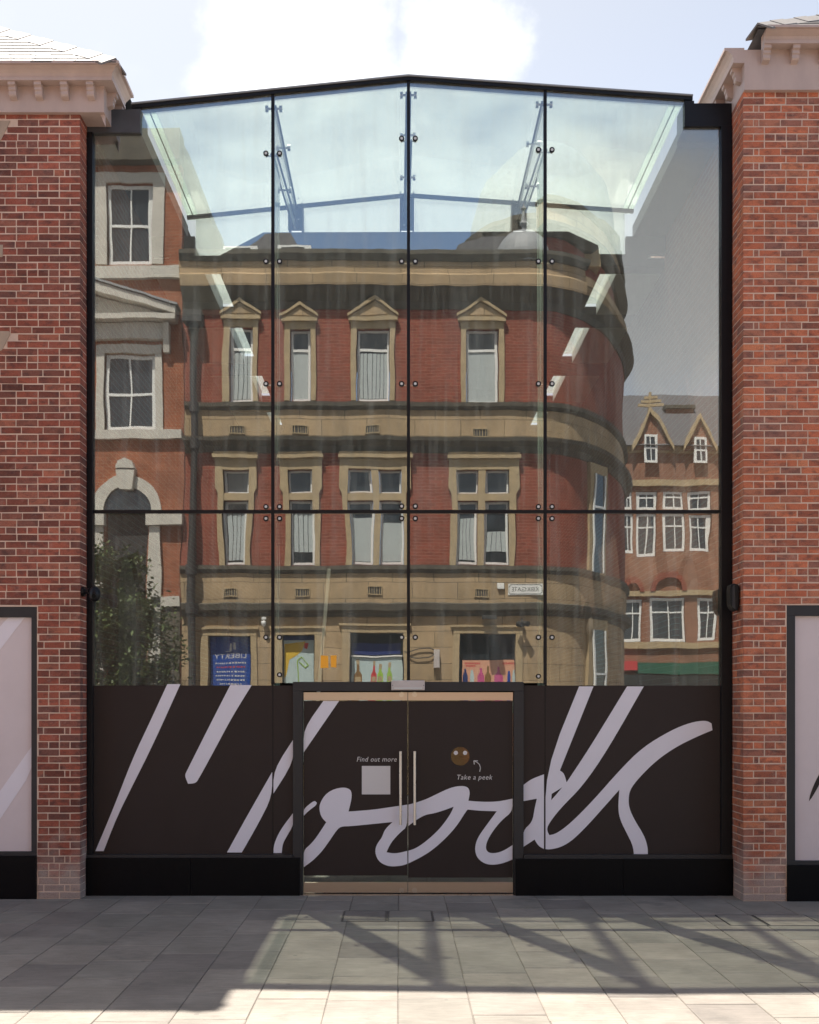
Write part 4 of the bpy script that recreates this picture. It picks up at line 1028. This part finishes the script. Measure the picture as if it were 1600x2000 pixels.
MB().prism([(RX(a, 15.2), RZ(b, 15.2)) for a, b in ((425, 530), (592, 530), (583, 480), (565, 455), (515, 455))], XZ, YO-3, YO-1.2).build('roof_gable', M['oslate'], cbd)
for a, b in ((430, 500), (545, 606)):
    u = bx('rooftop_unit', M['white_upvc'], cbd, RX(a, 14.5), RX(b, 14.5), YO-1.1, YO-.5, RZ(515, 14.5), RZ(479, 14.5))
    bx('louvre', M['iron'], u, RX(a+6, 14.5), RX(b-12, 14.5), YO-.499, YO-.485, RZ(497, 14.5), RZ(483, 14.5))
dc = (RX(1022, 14.35), YO-.35, RZ(512, 14.35)); R_ = 58*26.35/FPX
dm = MB().lathe([(R_*1.02, -.2), (R_*1.02, 0)] + [(R_*math.cos(t*math.pi/20), R_*1.05*math.sin(t*math.pi/20)) for t in range(0, 10)] + [(.05, R_*1.05), (.045, R_*1.2), (.10, R_*1.3), (.05, R_*1.4), (.025, R_*1.75), (.06, R_*1.8), (.012, R_*1.9), (.0, R_*2.05)], dc, 28)
dm.build('lead_dome', M['lead'], cbd, smooth=False)
# second-floor windows with pediments
for i, (a, b, c_, d_) in enumerate(W2):
    x0, x1, z0, z1 = RX(a), RX(b), RZ(d_), RZ(c_)
    s = MB(); w_ = .13
    s.box(x0-w_, x0-.001, YO-.1, YO+.06, z0, z1); s.box(x1+.001, x1+w_, YO-.1, YO+.06, z0, z1); s.box(x0-w_, x1+w_, YO-.1, YO+.065, z1+.001, z1+.16)
    s.box(x0-w_-.05, x1+w_+.05, YO-.1, YO+.14, z1+.161, z1+.25)
    cx_ = (x0+x1)/2; hw = (x1-x0)/2+w_+.05
    s.prism([(cx_-hw, z1+.251), (cx_+hw, z1+.251), (cx_, z1+.251+hw*.62)], XZ, YO-.1, YO+.10)
    sr = s.build('window_surround', M['trim_stone'], cbd)
    rk = MB()
    for sg in (-1, 1): rk.prism([(cx_+sg*hw*1.04, z1+.25), (cx_+sg*hw*1.04, z1+.31), (cx_, z1+.33+hw*.66), (cx_, z1+.25+hw*.66)], XZ, YO+.101, YO+.17)
    rk.build('raking_moulding', M['trim_stone'], sr)
    MB().prism([(cx_-hw*.55, z1+.29), (cx_+hw*.55, z1+.29), (cx_, z1+.29+hw*.33)], XZ, YO+.101, YO+.12).build('carving', M['ostone'], sr)
    sash(cbd, x0+.02, x1-.02, z0+.02, z1-.01, YO-.13, rails=(z0+(z1-z0)*.72,), fw=.05, vblind=((z0+(z1-z0)*.68), z0+.09) if i in (0, 2) else None, blind=None if i in (0, 2) else (z0+(z1-z0)*.7, z0+.08))
# first-floor windows with eared stone architraves
for grp in (((437, 482),), ((565, 610),), ((683, 727), (740, 785)), ((890, 935), (948, 993))):
    x0, x1 = RX(grp[0][0]), RX(grp[-1][1]); s = MB(); w_ = .15
    zt_, zb_ = RZ(917), RZ(1106)
    for sg, xe in ((-1, x0), (1, x1)):
        pts = [(xe, zb_), (xe+sg*w_*.9, zb_), (xe+sg*w_*.9, zt_-.55), (xe+sg*(w_+.06), zt_-.42), (xe+sg*(w_+.06), zt_+.25), (xe, zt_+.25)]
        s.prism(pts, XZ, YO-.1, YO+.07)
    s.box(x0, x1, YO-.1, YO+.066, zt_+.001, zt_+.249)
    s.box(x0-w_-.1, x1+w_+.1, YO-.1, YO+.16, zt_+.251, zt_+.33); s.box(x0-w_-.08, x1+w_+.08, YO-.1, YO+.11, zt_+.331, zt_+.40)
    s.box(x0, x1, YO-.1, YO+.05, RZ(977)+.001, RZ(963)-.001)
    if len(grp) == 2: s.box(RX(grp[0][1])+.001, RX(grp[1][0])-.001, YO-.1, YO+.055, zb_, zt_)
    s.build('window_surround', M['trim_stone'], cbd)
    for k, (a, b) in enumerate(grp):
        sash(cbd, RX(a)+.01, RX(b)-.01, RZ(963)+.01, RZ(917)-.01, YO-.12, fw=.04)
        z0, z1 = RZ(1104)+.02, RZ(977)-.01
        if len(grp) == 2 and grp[0][0] == 683: sash(cbd, RX(a)+.01, RX(b)-.01, z0, z1, YO-.12, fw=.05, blind=(z0+random.uniform(.55, .85)*(z1-z0), z0+.07))
        else: sash(cbd, RX(a)+.01, RX(b)-.01, z0, z1, YO-.12, fw=.05, vblind=(z0+random.uniform(.5, .9)*(z1-z0), z0+random.uniform(.07, .3)))
# windows on the curved flank
for (xx, yy, hw, z0, z1) in ((4.7, YO-1.28, .27, RZ(1110), RZ(905)), (4.7, YO-1.28, .3, .7, RZ(1225))):
    d = Vector((.62, -.78)); n_ = Vector((.78, .62))
    def P(u, o_): return (xx+d.x*u+n_.x*o_, yy+d.y*u+n_.y*o_)
    def ob(name, mat, par, u0, u1, o0, o1, za_, zb_):
        c4 = [P(u0, o0), P(u1, o0), P(u1, o1), P(u0, o1)]
        return MB().add([(p[0], p[1], z) for z in (za_, zb_) for p in c4], [(0,3,2,1),(4,5,6,7),(0,1,5,4),(1,2,6,5),(2,3,7,6),(3,0,4,7)]).build(name, mat, par)
    s = ob('window_surround', M['trim_stone'], cbd, -hw-.15, hw+.15, -.1, .10, z0, z1+.25)
    ob('pane', M['oglass'], s, -hw, hw, .101, .11, z0+.05, z1)
    ob('frame_bar', M['white_upvc'], s, -hw, -hw+.05, .111, .14, z0+.05, z1); ob('frame_bar', M['white_upvc'], s, hw-.05, hw, .111, .14, z0+.05, z1)
    ob('frame_bar', M['white_upvc'], s, -hw+.05, hw-.05, .111, .14, z0+(z1-z0)*.66, z0+(z1-z0)*.66+.05)
# vents
for (a, y_) in ((462, 848), (587, 848), (730, 848), (938, 852), (450, 1167), (587, 1165), (730, 1163), (943, 1167)):
    x, z = RX(a), RZ(y_-8); off = .03 if y_ > 1000 else .04
    fr = MB(); hw, hh, t_ = .17, .1, .02
    for b in ((-hw, hw, -hh, -hh+t_), (-hw, hw, hh-t_, hh), (-hw, -hw+t_, -hh+t_, hh-t_), (hw-t_, hw, -hh+t_, hh-t_)): fr.box(x+b[0], x+b[1], YO+off-.02, YO+off+.03, z+b[2], z+b[3])
    v = fr.build('air_vent', M['trim_stone'], cbd)
    bx('vent_back', M['iron'], v, x-hw+.01, x+hw-.01, YO+off-.01, YO+off+.006, z-hh+.01, z+hh-.01)
    gr = MB()
    for k in range(5): gr.box(x-hw+t_+.025+k*.058, x-hw+t_+.04+k*.058, YO+off+.007, YO+off+.02, z-hh+t_, z+hh-t_)
    gr.build('vent_bars', M['trim_stone'], v, kind='stuff')
# ground-storey openings: moulded surround, display
M['pink_print'] = pm('peach_poster', (.62,.33,.22), .5, .05, 4); M['sky_print'] = pm('pale_poster', (.45,.55,.55), .5, .05, 4); M['yellow_print'] = pm('yellow_print', (.62,.42,.05), .5, .05, 4)
M['red_print'] = pm('red_print', (.5,.05,.05), .5, .05, 4); M['green_print'] = pm('green_print', (.3,.48,.06), .5, .05, 4); M['amber_print'] = pm('amber_print', (.22,.12,.04), .5, .05, 4); M['navy'] = pm('navy_fascia', (.02,.035,.14), .5, .1, 4); M['magenta'] = pm('magenta_print', (.5,.08,.22), .5, .05, 4)
for i, (a, b, c_) in enumerate(GF):
    x0, x1, z1 = RX(a), RX(b), RZ(c_); s = MB(); w_ = .16
    s.box(x0-w_, x0-.001, YO-.1, YO+.04, .6, z1); s.box(x1+.001, x1+w_, YO-.1, YO+.04, .6, z1); s.box(x0-w_, x1+w_, YO-.1, YO+.045, z1+.001, z1+.15); s.box(x0-w_-.05, x1+w_+.05, YO-.1, YO+.09, z1+.151, z1+.2)
    sr = s.build('window_surround', M['trim_stone'], cbd)
    bx('shop_glass', M['oglass'], cbd, x0, x1, YO-.2, YO-.18, .7, z1)
    Yp = YO-.17
    if i == 0:
        p = bx('blue_poster', M['blue_print'], cbd, x0+.03, x1-.04, Yp, Yp+.01, .75, z1-.02)
        cx_ = (x0+x1)/2
        text('lettering', 'LIBERTY', .16, M['white_ink'], p, (cx_, Yp+.0112, RZ(1287)), 1, 0, 1.0, width=.76)
        lg = MB(); lg.box(cx_-.02, cx_+.035, Yp+.0105, Yp+.012, RZ(1272), RZ(1258)); lg.box(cx_+.06, cx_+.12, Yp+.0105, Yp+.012, RZ(1270), RZ(1256)); lg.box(cx_-.12, cx_+.035, Yp+.0105, Yp+.012, RZ(1274), RZ(1272))
        lg.build('emblem', M['white_ink'], p)
        for yy, mt, hw in ((1296, 'white_ink', .36), (1304, 'red_print', .34), (1313, 'white_ink', .34), (1321, 'white_ink', .36), (1329, 'white_ink', .34), (1337, 'white_ink', .25)):
            ln = MB(); u = -hw; rq = random.Random(yy)
            while u < hw-.02:
                l_ = rq.uniform(.02, .05); ln.box(cx_+u, cx_+min(u+l_, hw), Yp+.0105, Yp+.012, RZ(yy)-.017, RZ(yy)+.017); u += l_+rq.uniform(.012, .03)
            ln.build('small_print', M[mt], p, kind='stuff')
    if i == 1:
        p = bx('poster', M['sky_print'], cbd, x0+.03, x1-.03, Yp, Yp+.01, .75, z1-.12)
        MB().prism([(x0+.04, RZ(1258)), (x0+.55, RZ(1252)), (x0+.42, RZ(1272)), (x0+.16, RZ(1290)), (x0+.1, RZ(1318)), (x0+.04, RZ(1325))], XZ, Yp+.0105, Yp+.013).build('yellow_shape', M['yellow_print'], p)
        MB().prism([(x0+.5, RZ(1254)), (x0+.62, RZ(1256)), (x0+.58, RZ(1268)), (x0+.5, RZ(1266))], XZ, Yp+.0105, Yp+.0125).build('red_shape', M['red_print'], p)
        MB().tube([(x0+.34, Yp+.013, RZ(1332)), (x0+.3, Yp+.013, RZ(1292)), (x0+.4, Yp+.013, RZ(1284)), (x0+.6, Yp+.013, RZ(1300)), (x0+.5, Yp+.013, RZ(1305)), (x0+.34, Yp+.013, RZ(1294))], .012, 6).build('green_line', M['green_print'], p)
        bx('blue_head', M['navy'], cbd, x0+.03, x1-.03, Yp+.0, Yp+.012, z1-.119, z1-.02)
    if i == 2:
        bx('blue_head', M['navy'], cbd, x0+.03, x1-.05, Yp, Yp+.01, RZ(1278), RZ(1255))
        bx('glazing_bar', M['white_upvc'], cbd, x0+.02, x1-.02, Yp, Yp+.05, RZ(1283), RZ(1280))
        p = bx('poster', M['sky_print'], cbd, x0+.03, x1-.03, Yp, Yp+.01, .75, RZ(1284))
        for (xx, mt, top, hw) in ((693, 'amber_print', 1289, .085), (726, 'red_print', 1291, .085), (741, 'green_print', 1298, .07), (760, 'green_print', 1296, .06)):
            X = RX(xx); zt_ = RZ(top)
            MB().prism([(X-hw, 1.9), (X+hw, 1.9), (X+hw, RZ(1318)), (X+hw*.4, RZ(1310)), (X+.03, RZ(1300)), (X+.03, zt_), (X-.03, zt_), (X-.03, RZ(1300)), (X-hw*.4, RZ(1310)), (X-hw, RZ(1318))], XZ, Yp+.0105, Yp+.013).build('printed_bottle', M[mt], p)
            MB().box(X-hw*.7, X+hw*.7, Yp+.0132, Yp+.0142, RZ(1332), RZ(1322)).box(X-.034, X+.034, Yp+.0132, Yp+.0142, zt_-.1, zt_+.02).build('printed_bottle_label', M['trim_stone'], p, kind='stuff')
    if i == 3:
        p = bx('poster', M['pink_print'], cbd, x0+.08, x1-.02, Yp, Yp+.01, .75, RZ(1291))
        text('lettering', 'COCKTAILS', .1, M['red_print'], p, (RX(990), Yp+.0115, RZ(1299)), 1, 0, 1.0, width=.36) if False else None
        for (xx, mt, top, hw) in ((911, 'navy', 1308, .06), (925, 'sky_print', 1310, .05), (941, 'magenta', 1306, .07), (955, 'amber_print', 1302, .08), (975, 'magenta', 1304, .09), (995, 'blue_print', 1312, .04), (1006, 'sky_print', 1310, .04)):
            X = RX(xx); zt_ = RZ(top)
            MB().prism([(X-hw, 1.9), (X+hw, 1.9), (X+hw, RZ(1322)), (X+.025, RZ(1314)), (X+.025, zt_), (X-.025, zt_), (X-.025, RZ(1314)), (X-hw, RZ(1322))], XZ, Yp+.0105, Yp+.013).build('printed_bottle', M[mt], p)
        for (u0, u1, yy) in ((910, 938, 1297), (982, 1008, 1298), (912, 930, 1302)):
            ln = MB(); u = u0
            while u < u1: ln.box(RX(u), RX(u+2.4), Yp+.0105, Yp+.0125, RZ(yy)-.02, RZ(yy)+.02); u += 3.4
            ln.build('small_print', M['red_print'], p, kind='stuff')
# downpipe with hopper
px_ = RX(378); rz_ = [RZ(640), RZ(800), RZ(870), RZ(1115), RZ(1190)]
dp = MB(); dp.cyl((px_, YO+.2, 0), (px_, YO+.2, RZ(628)), .085, 12)
dp.build('downpipe', M['iron'], cbd)
bx('rain_hopper', M['iron'], cbd, px_-.2, px_+.2, YO+.02, YO+.4, RZ(637), RZ(615))
for z in rz_: MB().cyl((px_, YO+.2, z-.12), (px_, YO+.2, z+.12), .12, 12).build('pipe_collar', M['iron'], cbd)

# things fixed to the corner building
t = thing('street_sign', 'white street name sign with dark letters, mirrored above the door', 'sign', (RX(1027), YO+.05, RZ(1152)))
sx0_, sx1_, sz0, sz1 = RX(990), RX(1062), RZ(1163), RZ(1141)
ch = .06
def oct_(i_): return [(sx0_+ch+i_*.6, sz0+i_), (sx1_-ch-i_*.6, sz0+i_), (sx1_-i_, sz0+ch+i_*.6), (sx1_-i_, sz1-ch-i_*.6), (sx1_-ch-i_*.6, sz1-i_), (sx0_+ch+i_*.6, sz1-i_), (sx0_+i_, sz1-ch-i_*.6), (sx0_+i_, sz0+ch+i_*.6)]
bx('plate', M['white_upvc'], t, sx0_, sx1_, YO+.032, YO+.05, sz0, sz1)
MB().prism(oct_(.015), XZ, YO+.0505, YO+.053, [oct_(.03)]).build('border', M['iron'], t)
text('lettering', 'KIRKGATE', .15, M['iron'], t, ((sx0_+sx1_)/2, YO+.0515, (sz0+sz1)/2-.05), 1, 0, 1.0, width=.62)
o = bx('alarm_box', M['white_upvc'], None, RX(969), RX(981), YO+.032, YO+.1, RZ(1151), RZ(1140), bevel=.01); tag(o, 'small white square box beside the mirrored street sign', 'alarm box')
t = thing('flood_lamp', 'dark wall lamp on a bracket above the peach poster window', 'lamp', (RX(955), YO+.05, RZ(1215)))
bx('bracket', M['iron'], t, RX(942), RX(966), YO+.04, YO+.3, RZ(1211), RZ(1208)); bx('lamp_head', M['iron'], t, RX(941), RX(967), YO+.3, YO+.45, RZ(1213), RZ(1206), bevel=.01)
t = thing('security_camera', 'dark twin camera cluster on cables right of the wall lamp', 'camera', (RX(1022), YO+.05, RZ(1222)))
MB().cyl((RX(1022), YO, RZ(1212)), (RX(1022), YO+.2, RZ(1218)), .025, 8).build('arm', M['iron'], t)
MB().cyl((RX(1012), YO+.2, RZ(1222)), (RX(1019), YO+.32, RZ(1224)), .065, 12).build('body', M['iron'], t); MB().cyl((RX(1022), YO+.2, RZ(1221)), (RX(1030), YO+.32, RZ(1223)), .06, 12).build('body', M['iron'], t)
t = thing('security_camera', 'small white dome camera above the blue poster', 'camera', (RX(519), YO+.05, RZ(1215)))
bx('bracket', M['white_upvc'], t, RX(515), RX(524), YO+.0, YO+.16, RZ(1212), RZ(1207)); MB().lathe([(0, .06), (.055, .05), (.06, 0), (.05, -.05), (0, -.09)], (RX(519), YO+.14, RZ(1219)), 14).build('dome', M['white_upvc'], t, smooth=True)
t = thing('junction_box', 'grey electrical box on the sandstone wall between two shop windows', 'electrical box', (RX(852), YO+.05, RZ(1290)))
bx('casing', M['white_plastic'], t, RX(845), RX(860), YO+.002, YO+.14, RZ(1307), RZ(1271), bevel=.01)
cbm = MB(); cbm.tube([(RX(846), YO+.05, RZ(1272)), (RX(838), YO+.05, RZ(1268)), (RX(820), YO+.05, RZ(1269)), (RX(800), YO+.05, RZ(1275)), (RX(785), YO+.03, RZ(1274))], .012, 6); cbm.tube([(RX(846), YO+.05, RZ(1280)), (RX(835), YO+.05, RZ(1286)), (RX(815), YO+.05, RZ(1288)), (RX(795), YO+.03, RZ(1284))], .012, 6)
cbm.build('cable', M['iron'], t)

# --- neighbouring house with cream surrounds
hs = thing('cream_trimmed_house', 'orange brick house with cream window surrounds and arched doorway, mirrored', 'house', (-9, YO-4, 0))
hx0, hx1 = -13.5, xA-.02
wins = [(RX(205), RX(297), RZ(515), RZ(358)), (RX(203), RX(300), RZ(840), RZ(690))]
ac, ar = RX(247), RX(297)-RX(247)
arch_sp = RZ(1000)
door_h = (ac-ar*.8, ac+ar*.8, 0.0, arch_sp)
hol = wins + [door_h]
holed_wall('wall', M['hbrick'], hs, hx0, hx1, 0, RZ(322)-.001, hol, YO)
bx('roof', M['oslate'], hs, hx0, hx1, YO-8, YO-.23, RZ(262)-.3, RZ(262)-.1); bx('eaves', M['soot_shade_stone'], hs, hx0, hx1, YO-.3, YO+.3, RZ(322), RZ(262))
def csurround(x0, x1, z0, z1, w_, Y0=YO+.05, name='window_surround', top=.14):
    s = MB(); s.box(x0-w_, x0, YO-.1, Y0, z0, z1); s.box(x1, x1+w_, YO-.1, Y0, z0, z1); s.box(x0-w_, x1+w_, YO-.1, Y0+.01, z1+.001, z1+w_); return s.build(name, M['cream'], hs)
w1 = wins[0]; csurround(w1[0]-.0, w1[1], w1[2], w1[3], .24)
bx('sill_band', M['cream'], hs, hx0+3, hx1-.02, YO-.1, YO+.13, RZ(545), RZ(521))
sash(hs, w1[0]+.02, w1[1]-.02, w1[2]+.02, w1[3]-.02, YO-.1, rails=(RZ(437),), mull=((w1[0]+w1[1])/2,), fw=.08)
w2 = wins[1]; csurround(w2[0], w2[1], w2[2], w2[3], .2)
bx('sill_band', M['cream'], hs, hx0+3, hx1-.02, YO-.1, YO+.13, RZ(858), RZ(841))
sash(hs, w2[0]+.02, w2[1]-.02, w2[2]+.02, w2[3]-.02, YO-.1, rails=(RZ(768),), mull=((w2[0]+w2[1])/2,), fw=.08)
pc = RX(172); ph_ = RX(347)-pc
pd = MB(); pd.prism([(pc-ph_, RZ(632)), (pc+ph_, RZ(632)), (pc+ph_, RZ(622)), (pc-ph_, RZ(622))], XZ, YO-.05, YO+.42)
for sg in (-1, 1): pd.prism([(pc+sg*ph_, RZ(621)), (pc+sg*ph_, RZ(608)), (pc, RZ(553)), (pc, RZ(572))], XZ, YO-.05, YO+.40)
pdo = pd.build('pediment', M['cream'], hs)
MB().prism([(pc-ph_*.95, RZ(620)), (pc+ph_*.95, RZ(620)), (pc, RZ(575))], XZ, YO-.05, YO+.1).build('tympanum', M['cream'], pdo)
for sg in (-1, 1): MB().prism([(pc+sg*ph_*1.02, RZ(607)), (pc+sg*ph_*1.02, RZ(603)), (pc, RZ(547)), (pc, RZ(551))], XZ, YO-.05, YO+.44).build('lead_cover', M['lead'], pdo)
bx('entablature', M['cream'], hs, pc-ph_*.95, RX(322), YO-.05, YO+.18, RZ(665), RZ(634))
MB().prism([(0, RZ(690)), (.14, RZ(690)), (.2, RZ(660)), (.3, RZ(636)), (0, RZ(636))], lambda u, v, d: (d, YO+u, v), RX(321), RX(332)).build('console', M['cream'], hs)
# arched doorway
ro = RX(316)-ac; ri = RX(293)-ac; arc_o = [(ac+ro*math.cos(math.pi*k/20), arch_sp+ro*1.05*math.sin(math.pi*k/20)) for k in range(21)]; arc_i = [(ac+ri*math.cos(math.pi*k/20), arch_sp+ri*1.05*math.sin(math.pi*k/20)) for k in range(20, -1, -1)]
MB().prism(arc_o+arc_i, XZ, YO-.05, YO+.1).build('door_arch', M['cream'], hs)
MB().prism([(ac+ri*math.cos(math.pi*k/16), arch_sp+ri*1.05*math.sin(math.pi*k/16)) for k in range(17)], XZ, YO+.005, YO+.03).build('fanlight', M['oglass'], hs)
MB().prism([(ac-.12, RZ(958)), (ac+.12, RZ(958)), (ac+.2, RZ(918)), (ac-.2, RZ(918))], XZ, YO-.05, YO+.2).build('keystone', M['cream'], hs)
MB().prism([(ac-.2, RZ(916)), (ac+.2, RZ(916)), (ac+.15, RZ(903)), (ac, RZ(897)), (ac-.15, RZ(903))], XZ, YO-.05, YO+.22).build('finial', M['cream'], hs)
for sg in (-1, 1):
    a, b = sorted((ac+sg*ri*.95, ac+sg*ro)); bx('pilaster', M['cream'], hs, a, b, YO-.05, YO+.1, .0, RZ(1030)); bx('capital', M['cream'], hs, a-.08, b+.5 if sg > 0 else b+.05, YO-.05, YO+.18, RZ(1029), arch_sp-.002)
bx('door_panel', M['inner_dark'], hs, door_h[0]-.1, door_h[1]+.1, YO-.25, YO-.221, 0, arch_sp)
bx('plinth', M['cream'], hs, RX(300), hx1-.02, YO-.05, YO+.1, RZ(1186), RZ(1166))
bx('rendered_base', M['soot_shade_stone'], hs, RX(318), hx1-.02, YO-.05, YO+.04, 0, RZ(1187))

# --- gabled building down the side street
WG = 32.0; YG = -WG
gb = thing('gabled_building', 'brick gabled building with slate roof beyond the corner, mirrored', 'building', (14, YG-5, 0))
GX = lambda x: RX(x, WG); GZ = lambda y: RZ(y, WG)
gx0, gx1 = GX(1195), 24.0
gw = [(GX(a), GX(b), GZ(d_), GZ(c_)) for a, b, c_, d_ in ((1214, 1240, 1004, 1083), (1248, 1286, 1004, 1088), (1297, 1338, 1004, 1080), (1350, 1392, 1004, 1080), (1214, 1240, 958, 996), (1248, 1286, 958, 996), (1297, 1338, 958, 996), (1350, 1392, 958, 996), (1216, 1258, 1171, 1255), (1276, 1342, 1168, 1255), (1366, 1402, 1170, 1252))]
holed_wall('wall', M['gbrick'], gb, gx0, gx1, 0, GZ(872), gw, YG)
for (a, b, c_, d_) in gw: sash(gb, a+.02, b-.02, c_+.02, d_-.02, YG-.1, rails=(c_+(d_-c_)*.66,), mull=((a+b)/2,), fw=.1)
for (a, b, y0, y1) in ((1205, 1405, 884, 872), (1205, 1405, 948, 936), (1205, 1405, 1165, 1155), (1205, 1405, 1268, 1256)):
    bx('stone_band', M['trim_stone'], gb, GX(a), gx1, YG-.05, YG+.12, GZ(y0), GZ(y1))
MB().prism([(YG+.3, GZ(872)), (YG-8, GZ(872)), (YG-4.5, GZ(755)+.9)], lambda u, v, d: (d, u, v), gx0, gx1).build('roof', M['oslate'], gb)
gp = MB().prism([(GX(1240), GZ(880)), (GX(1312), GZ(880)), (GX(1271), GZ(808))], XZ, YG-2, YG+.2).build('gable', M['gbrick'], gb)
for (a, b) in ((1236, 1271), (1316, 1271)): MB().prism([(GX(a), GZ(882)), (GX(a), GZ(872)), (GX(b), GZ(798)), (GX(b), GZ(808))], XZ, YG-.2, YG+.35).build('gable_coping', M['trim_stone'], gp)
fm = MB().cyl((GX(1272), YG, GZ(800)), (GX(1272), YG, GZ(768)), .06, 8)
for zz, rr_ in ((792, .45), (785, .34), (778, .22)): fm.box(GX(1272)-rr_, GX(1272)+rr_, YG-.05, YG+.05, GZ(zz)-.05, GZ(zz)+.05)
fm.build('roof_finial', M['trim_stone'], gp)
ck = bx('chimney', M['gbrick'], gb, GX(1330), GX(1392), YG-3.6, YG-2.6, GZ(860), GZ(765)); bx('chimney_cap', M['soot_shade_stone'], ck, GX(1326), GX(1396), YG-3.7, YG-2.5, GZ(765)+.001, GZ(758))
gp2 = MB().prism([(GX(1340), GZ(880)), (GX(1398), GZ(880)), (GX(1369), GZ(822))], XZ, YG-2, YG+.2).build('gable', M['gbrick'], gb)
for (a, b) in ((1337, 1369), (1401, 1369)): MB().prism([(GX(a), GZ(882)), (GX(a), GZ(873)), (GX(b), GZ(812)), (GX(b), GZ(822))], XZ, YG-.2, YG+.35).build('gable_coping', M['trim_stone'], gp2)
for (a, b, y0, y1) in ((1258, 1284, 850, 905), (1357, 1381, 855, 905)): sash(gb, GX(a), GX(b), GZ(y1), GZ(y0), YG+.215, rails=(GZ((y0+y1)/2),), mull=((GX(a)+GX(b))/2,), fw=.09)
for (a, b, sp_) in ((1275, 1343, 1130), (1212, 1262, 1130)):
    cx_ = (GX(a)+GX(b))/2; r_ = (GX(b)-GX(a))/2
    o_ = [(cx_+r_*math.cos(math.pi*k/14), GZ(1156)+r_*1.1*math.sin(math.pi*k/14)) for k in range(15)]; i_ = [(cx_+(r_-.22)*math.cos(math.pi*k/14), GZ(1156)+(r_-.22)*1.1*math.sin(math.pi*k/14)) for k in range(14, -1, -1)]
    MB().prism(o_+i_, XZ, YG-.05, YG+.15).build('relieving_arch', M['obrick'], gb)
M['green_paint'] = pm('green_shopfront', (.02,.1,.06), .5, .1, 3)
bx('shop_fascia', M['green_paint'], gb, GX(1245), gx1, YG-.05, YG+.5, GZ(1318), GZ(1296)); bx('shop_fascia', M['red_print'], gb, GX(1208), GX(1244), YG-.05, YG+.5, GZ(1312), GZ(1293)); bx('shop_glass', M['oglass'], gb, GX(1212), gx1, YG-.05, YG+.1, .3, GZ(1320))

# --- distant dome
M['dome_lead'] = pm('weathered_dome_lead', (.15,.2,.27), .8, .2, 2)
WDm = 60.0; DX = lambda x: RX(x, WDm); DZ = lambda y: RZ(y, WDm)
dt = thing('domed_tower', 'large grey dome rising faintly behind the corner building, mirrored', 'dome', (DX(1080), -WDm, 0))
Rd = DX(1240)-DX(1080)
MB().lathe([(Rd, 0), (Rd, DZ(430)), (Rd*1.05, DZ(425)), (Rd*1.05, DZ(415)), (Rd*.98, DZ(412))], (DX(1080), -WDm-Rd, 0), 36).build('drum', M['soot_shade_stone'], dt)
MB().lathe([(Rd*.98*math.cos(t*math.pi/24), (DZ(210)-DZ(412))*math.sin(t*math.pi/24)) for t in range(13)], (DX(1080), -WDm-Rd, DZ(412)), 36).build('cupola', M['dome_lead'], dt, smooth=True)
for k in range(12):
    a = 2*math.pi*k/12; ct = Vector((DX(1080)+Rd*1.0*math.cos(a), -WDm-Rd+Rd*1.0*math.sin(a), 0))
    MB().cyl((ct.x, ct.y, DZ(560)), (ct.x, ct.y, DZ(426)), .5, 8).build('drum_column', M['soot_shade_stone'], dt)

# --- young street tree
def tree():
    WT = 11.2; TX = lambda x: RX(x, WT); TZ = lambda y: RZ(y, WT)
    base = Vector((TX(215), -WT, 0))
    t = thing('street_tree', 'leafy green street tree mirrored before the cream trimmed house', 'tree', tuple(base))
    rnd = random.Random(5)
    tr = MB(); limbs = []
    top = Vector((base.x+.1, base.y+.05, 4.6)); prev = base; n = 7
    for k in range(n):
        q = base.lerp(top, (k+1)/n) + Vector((rnd.uniform(-.05,.05), rnd.uniform(-.05,.05), 0)); tr.cyl(prev, q, .1*(1-k/n)+.02, 9, .1*(1-(k+1)/n)+.02); prev = q
    cl = []
    for k in range(46):
        h = rnd.uniform(.25, 1.0); p = base.lerp(top, h)
        a = rnd.uniform(0, 2*math.pi); l_ = (1.5*(1-h)+.5)*rnd.uniform(.5, 1.0)
        q = p + Vector((math.cos(a)*l_, math.sin(a)*l_*.8, rnd.uniform(.1, .9)))
        tr.cyl(p, p.lerp(q, .6)+Vector((0,0,.08)), .025, 6, .014); tr.cyl(p.lerp(q, .6)+Vector((0,0,.08)), q, .014, 6, .005)
        cl.append((q, rnd.uniform(.22, .5))); cl.append((p.lerp(q, .6), rnd.uniform(.15, .35)))
    tr.build('trunk', M['bark'], t)
    lf = MB()
    for c_, r_ in cl:
        for _ in range(int(420*r_/.4)):
            d = Vector((rnd.gauss(0,1), rnd.gauss(0,1), rnd.gauss(0,.8))) * (r_*.55)
            p = c_ + d; s = rnd.uniform(.025, .075)
            u = Vector((rnd.gauss(0,1), rnd.gauss(0,1), rnd.gauss(0,.6))).normalized(); v = u.orthogonal().normalized() if rnd.random() < .5 else u.cross(Vector((0,0,1))).normalized()
            lf.add([p-u*s, p-v*s*.5, p+u*s*1.1, p+v*s*.5], [(0,1,2,3)])
    lf.build('crown', M['leaf'], t, fix=False)
tree()
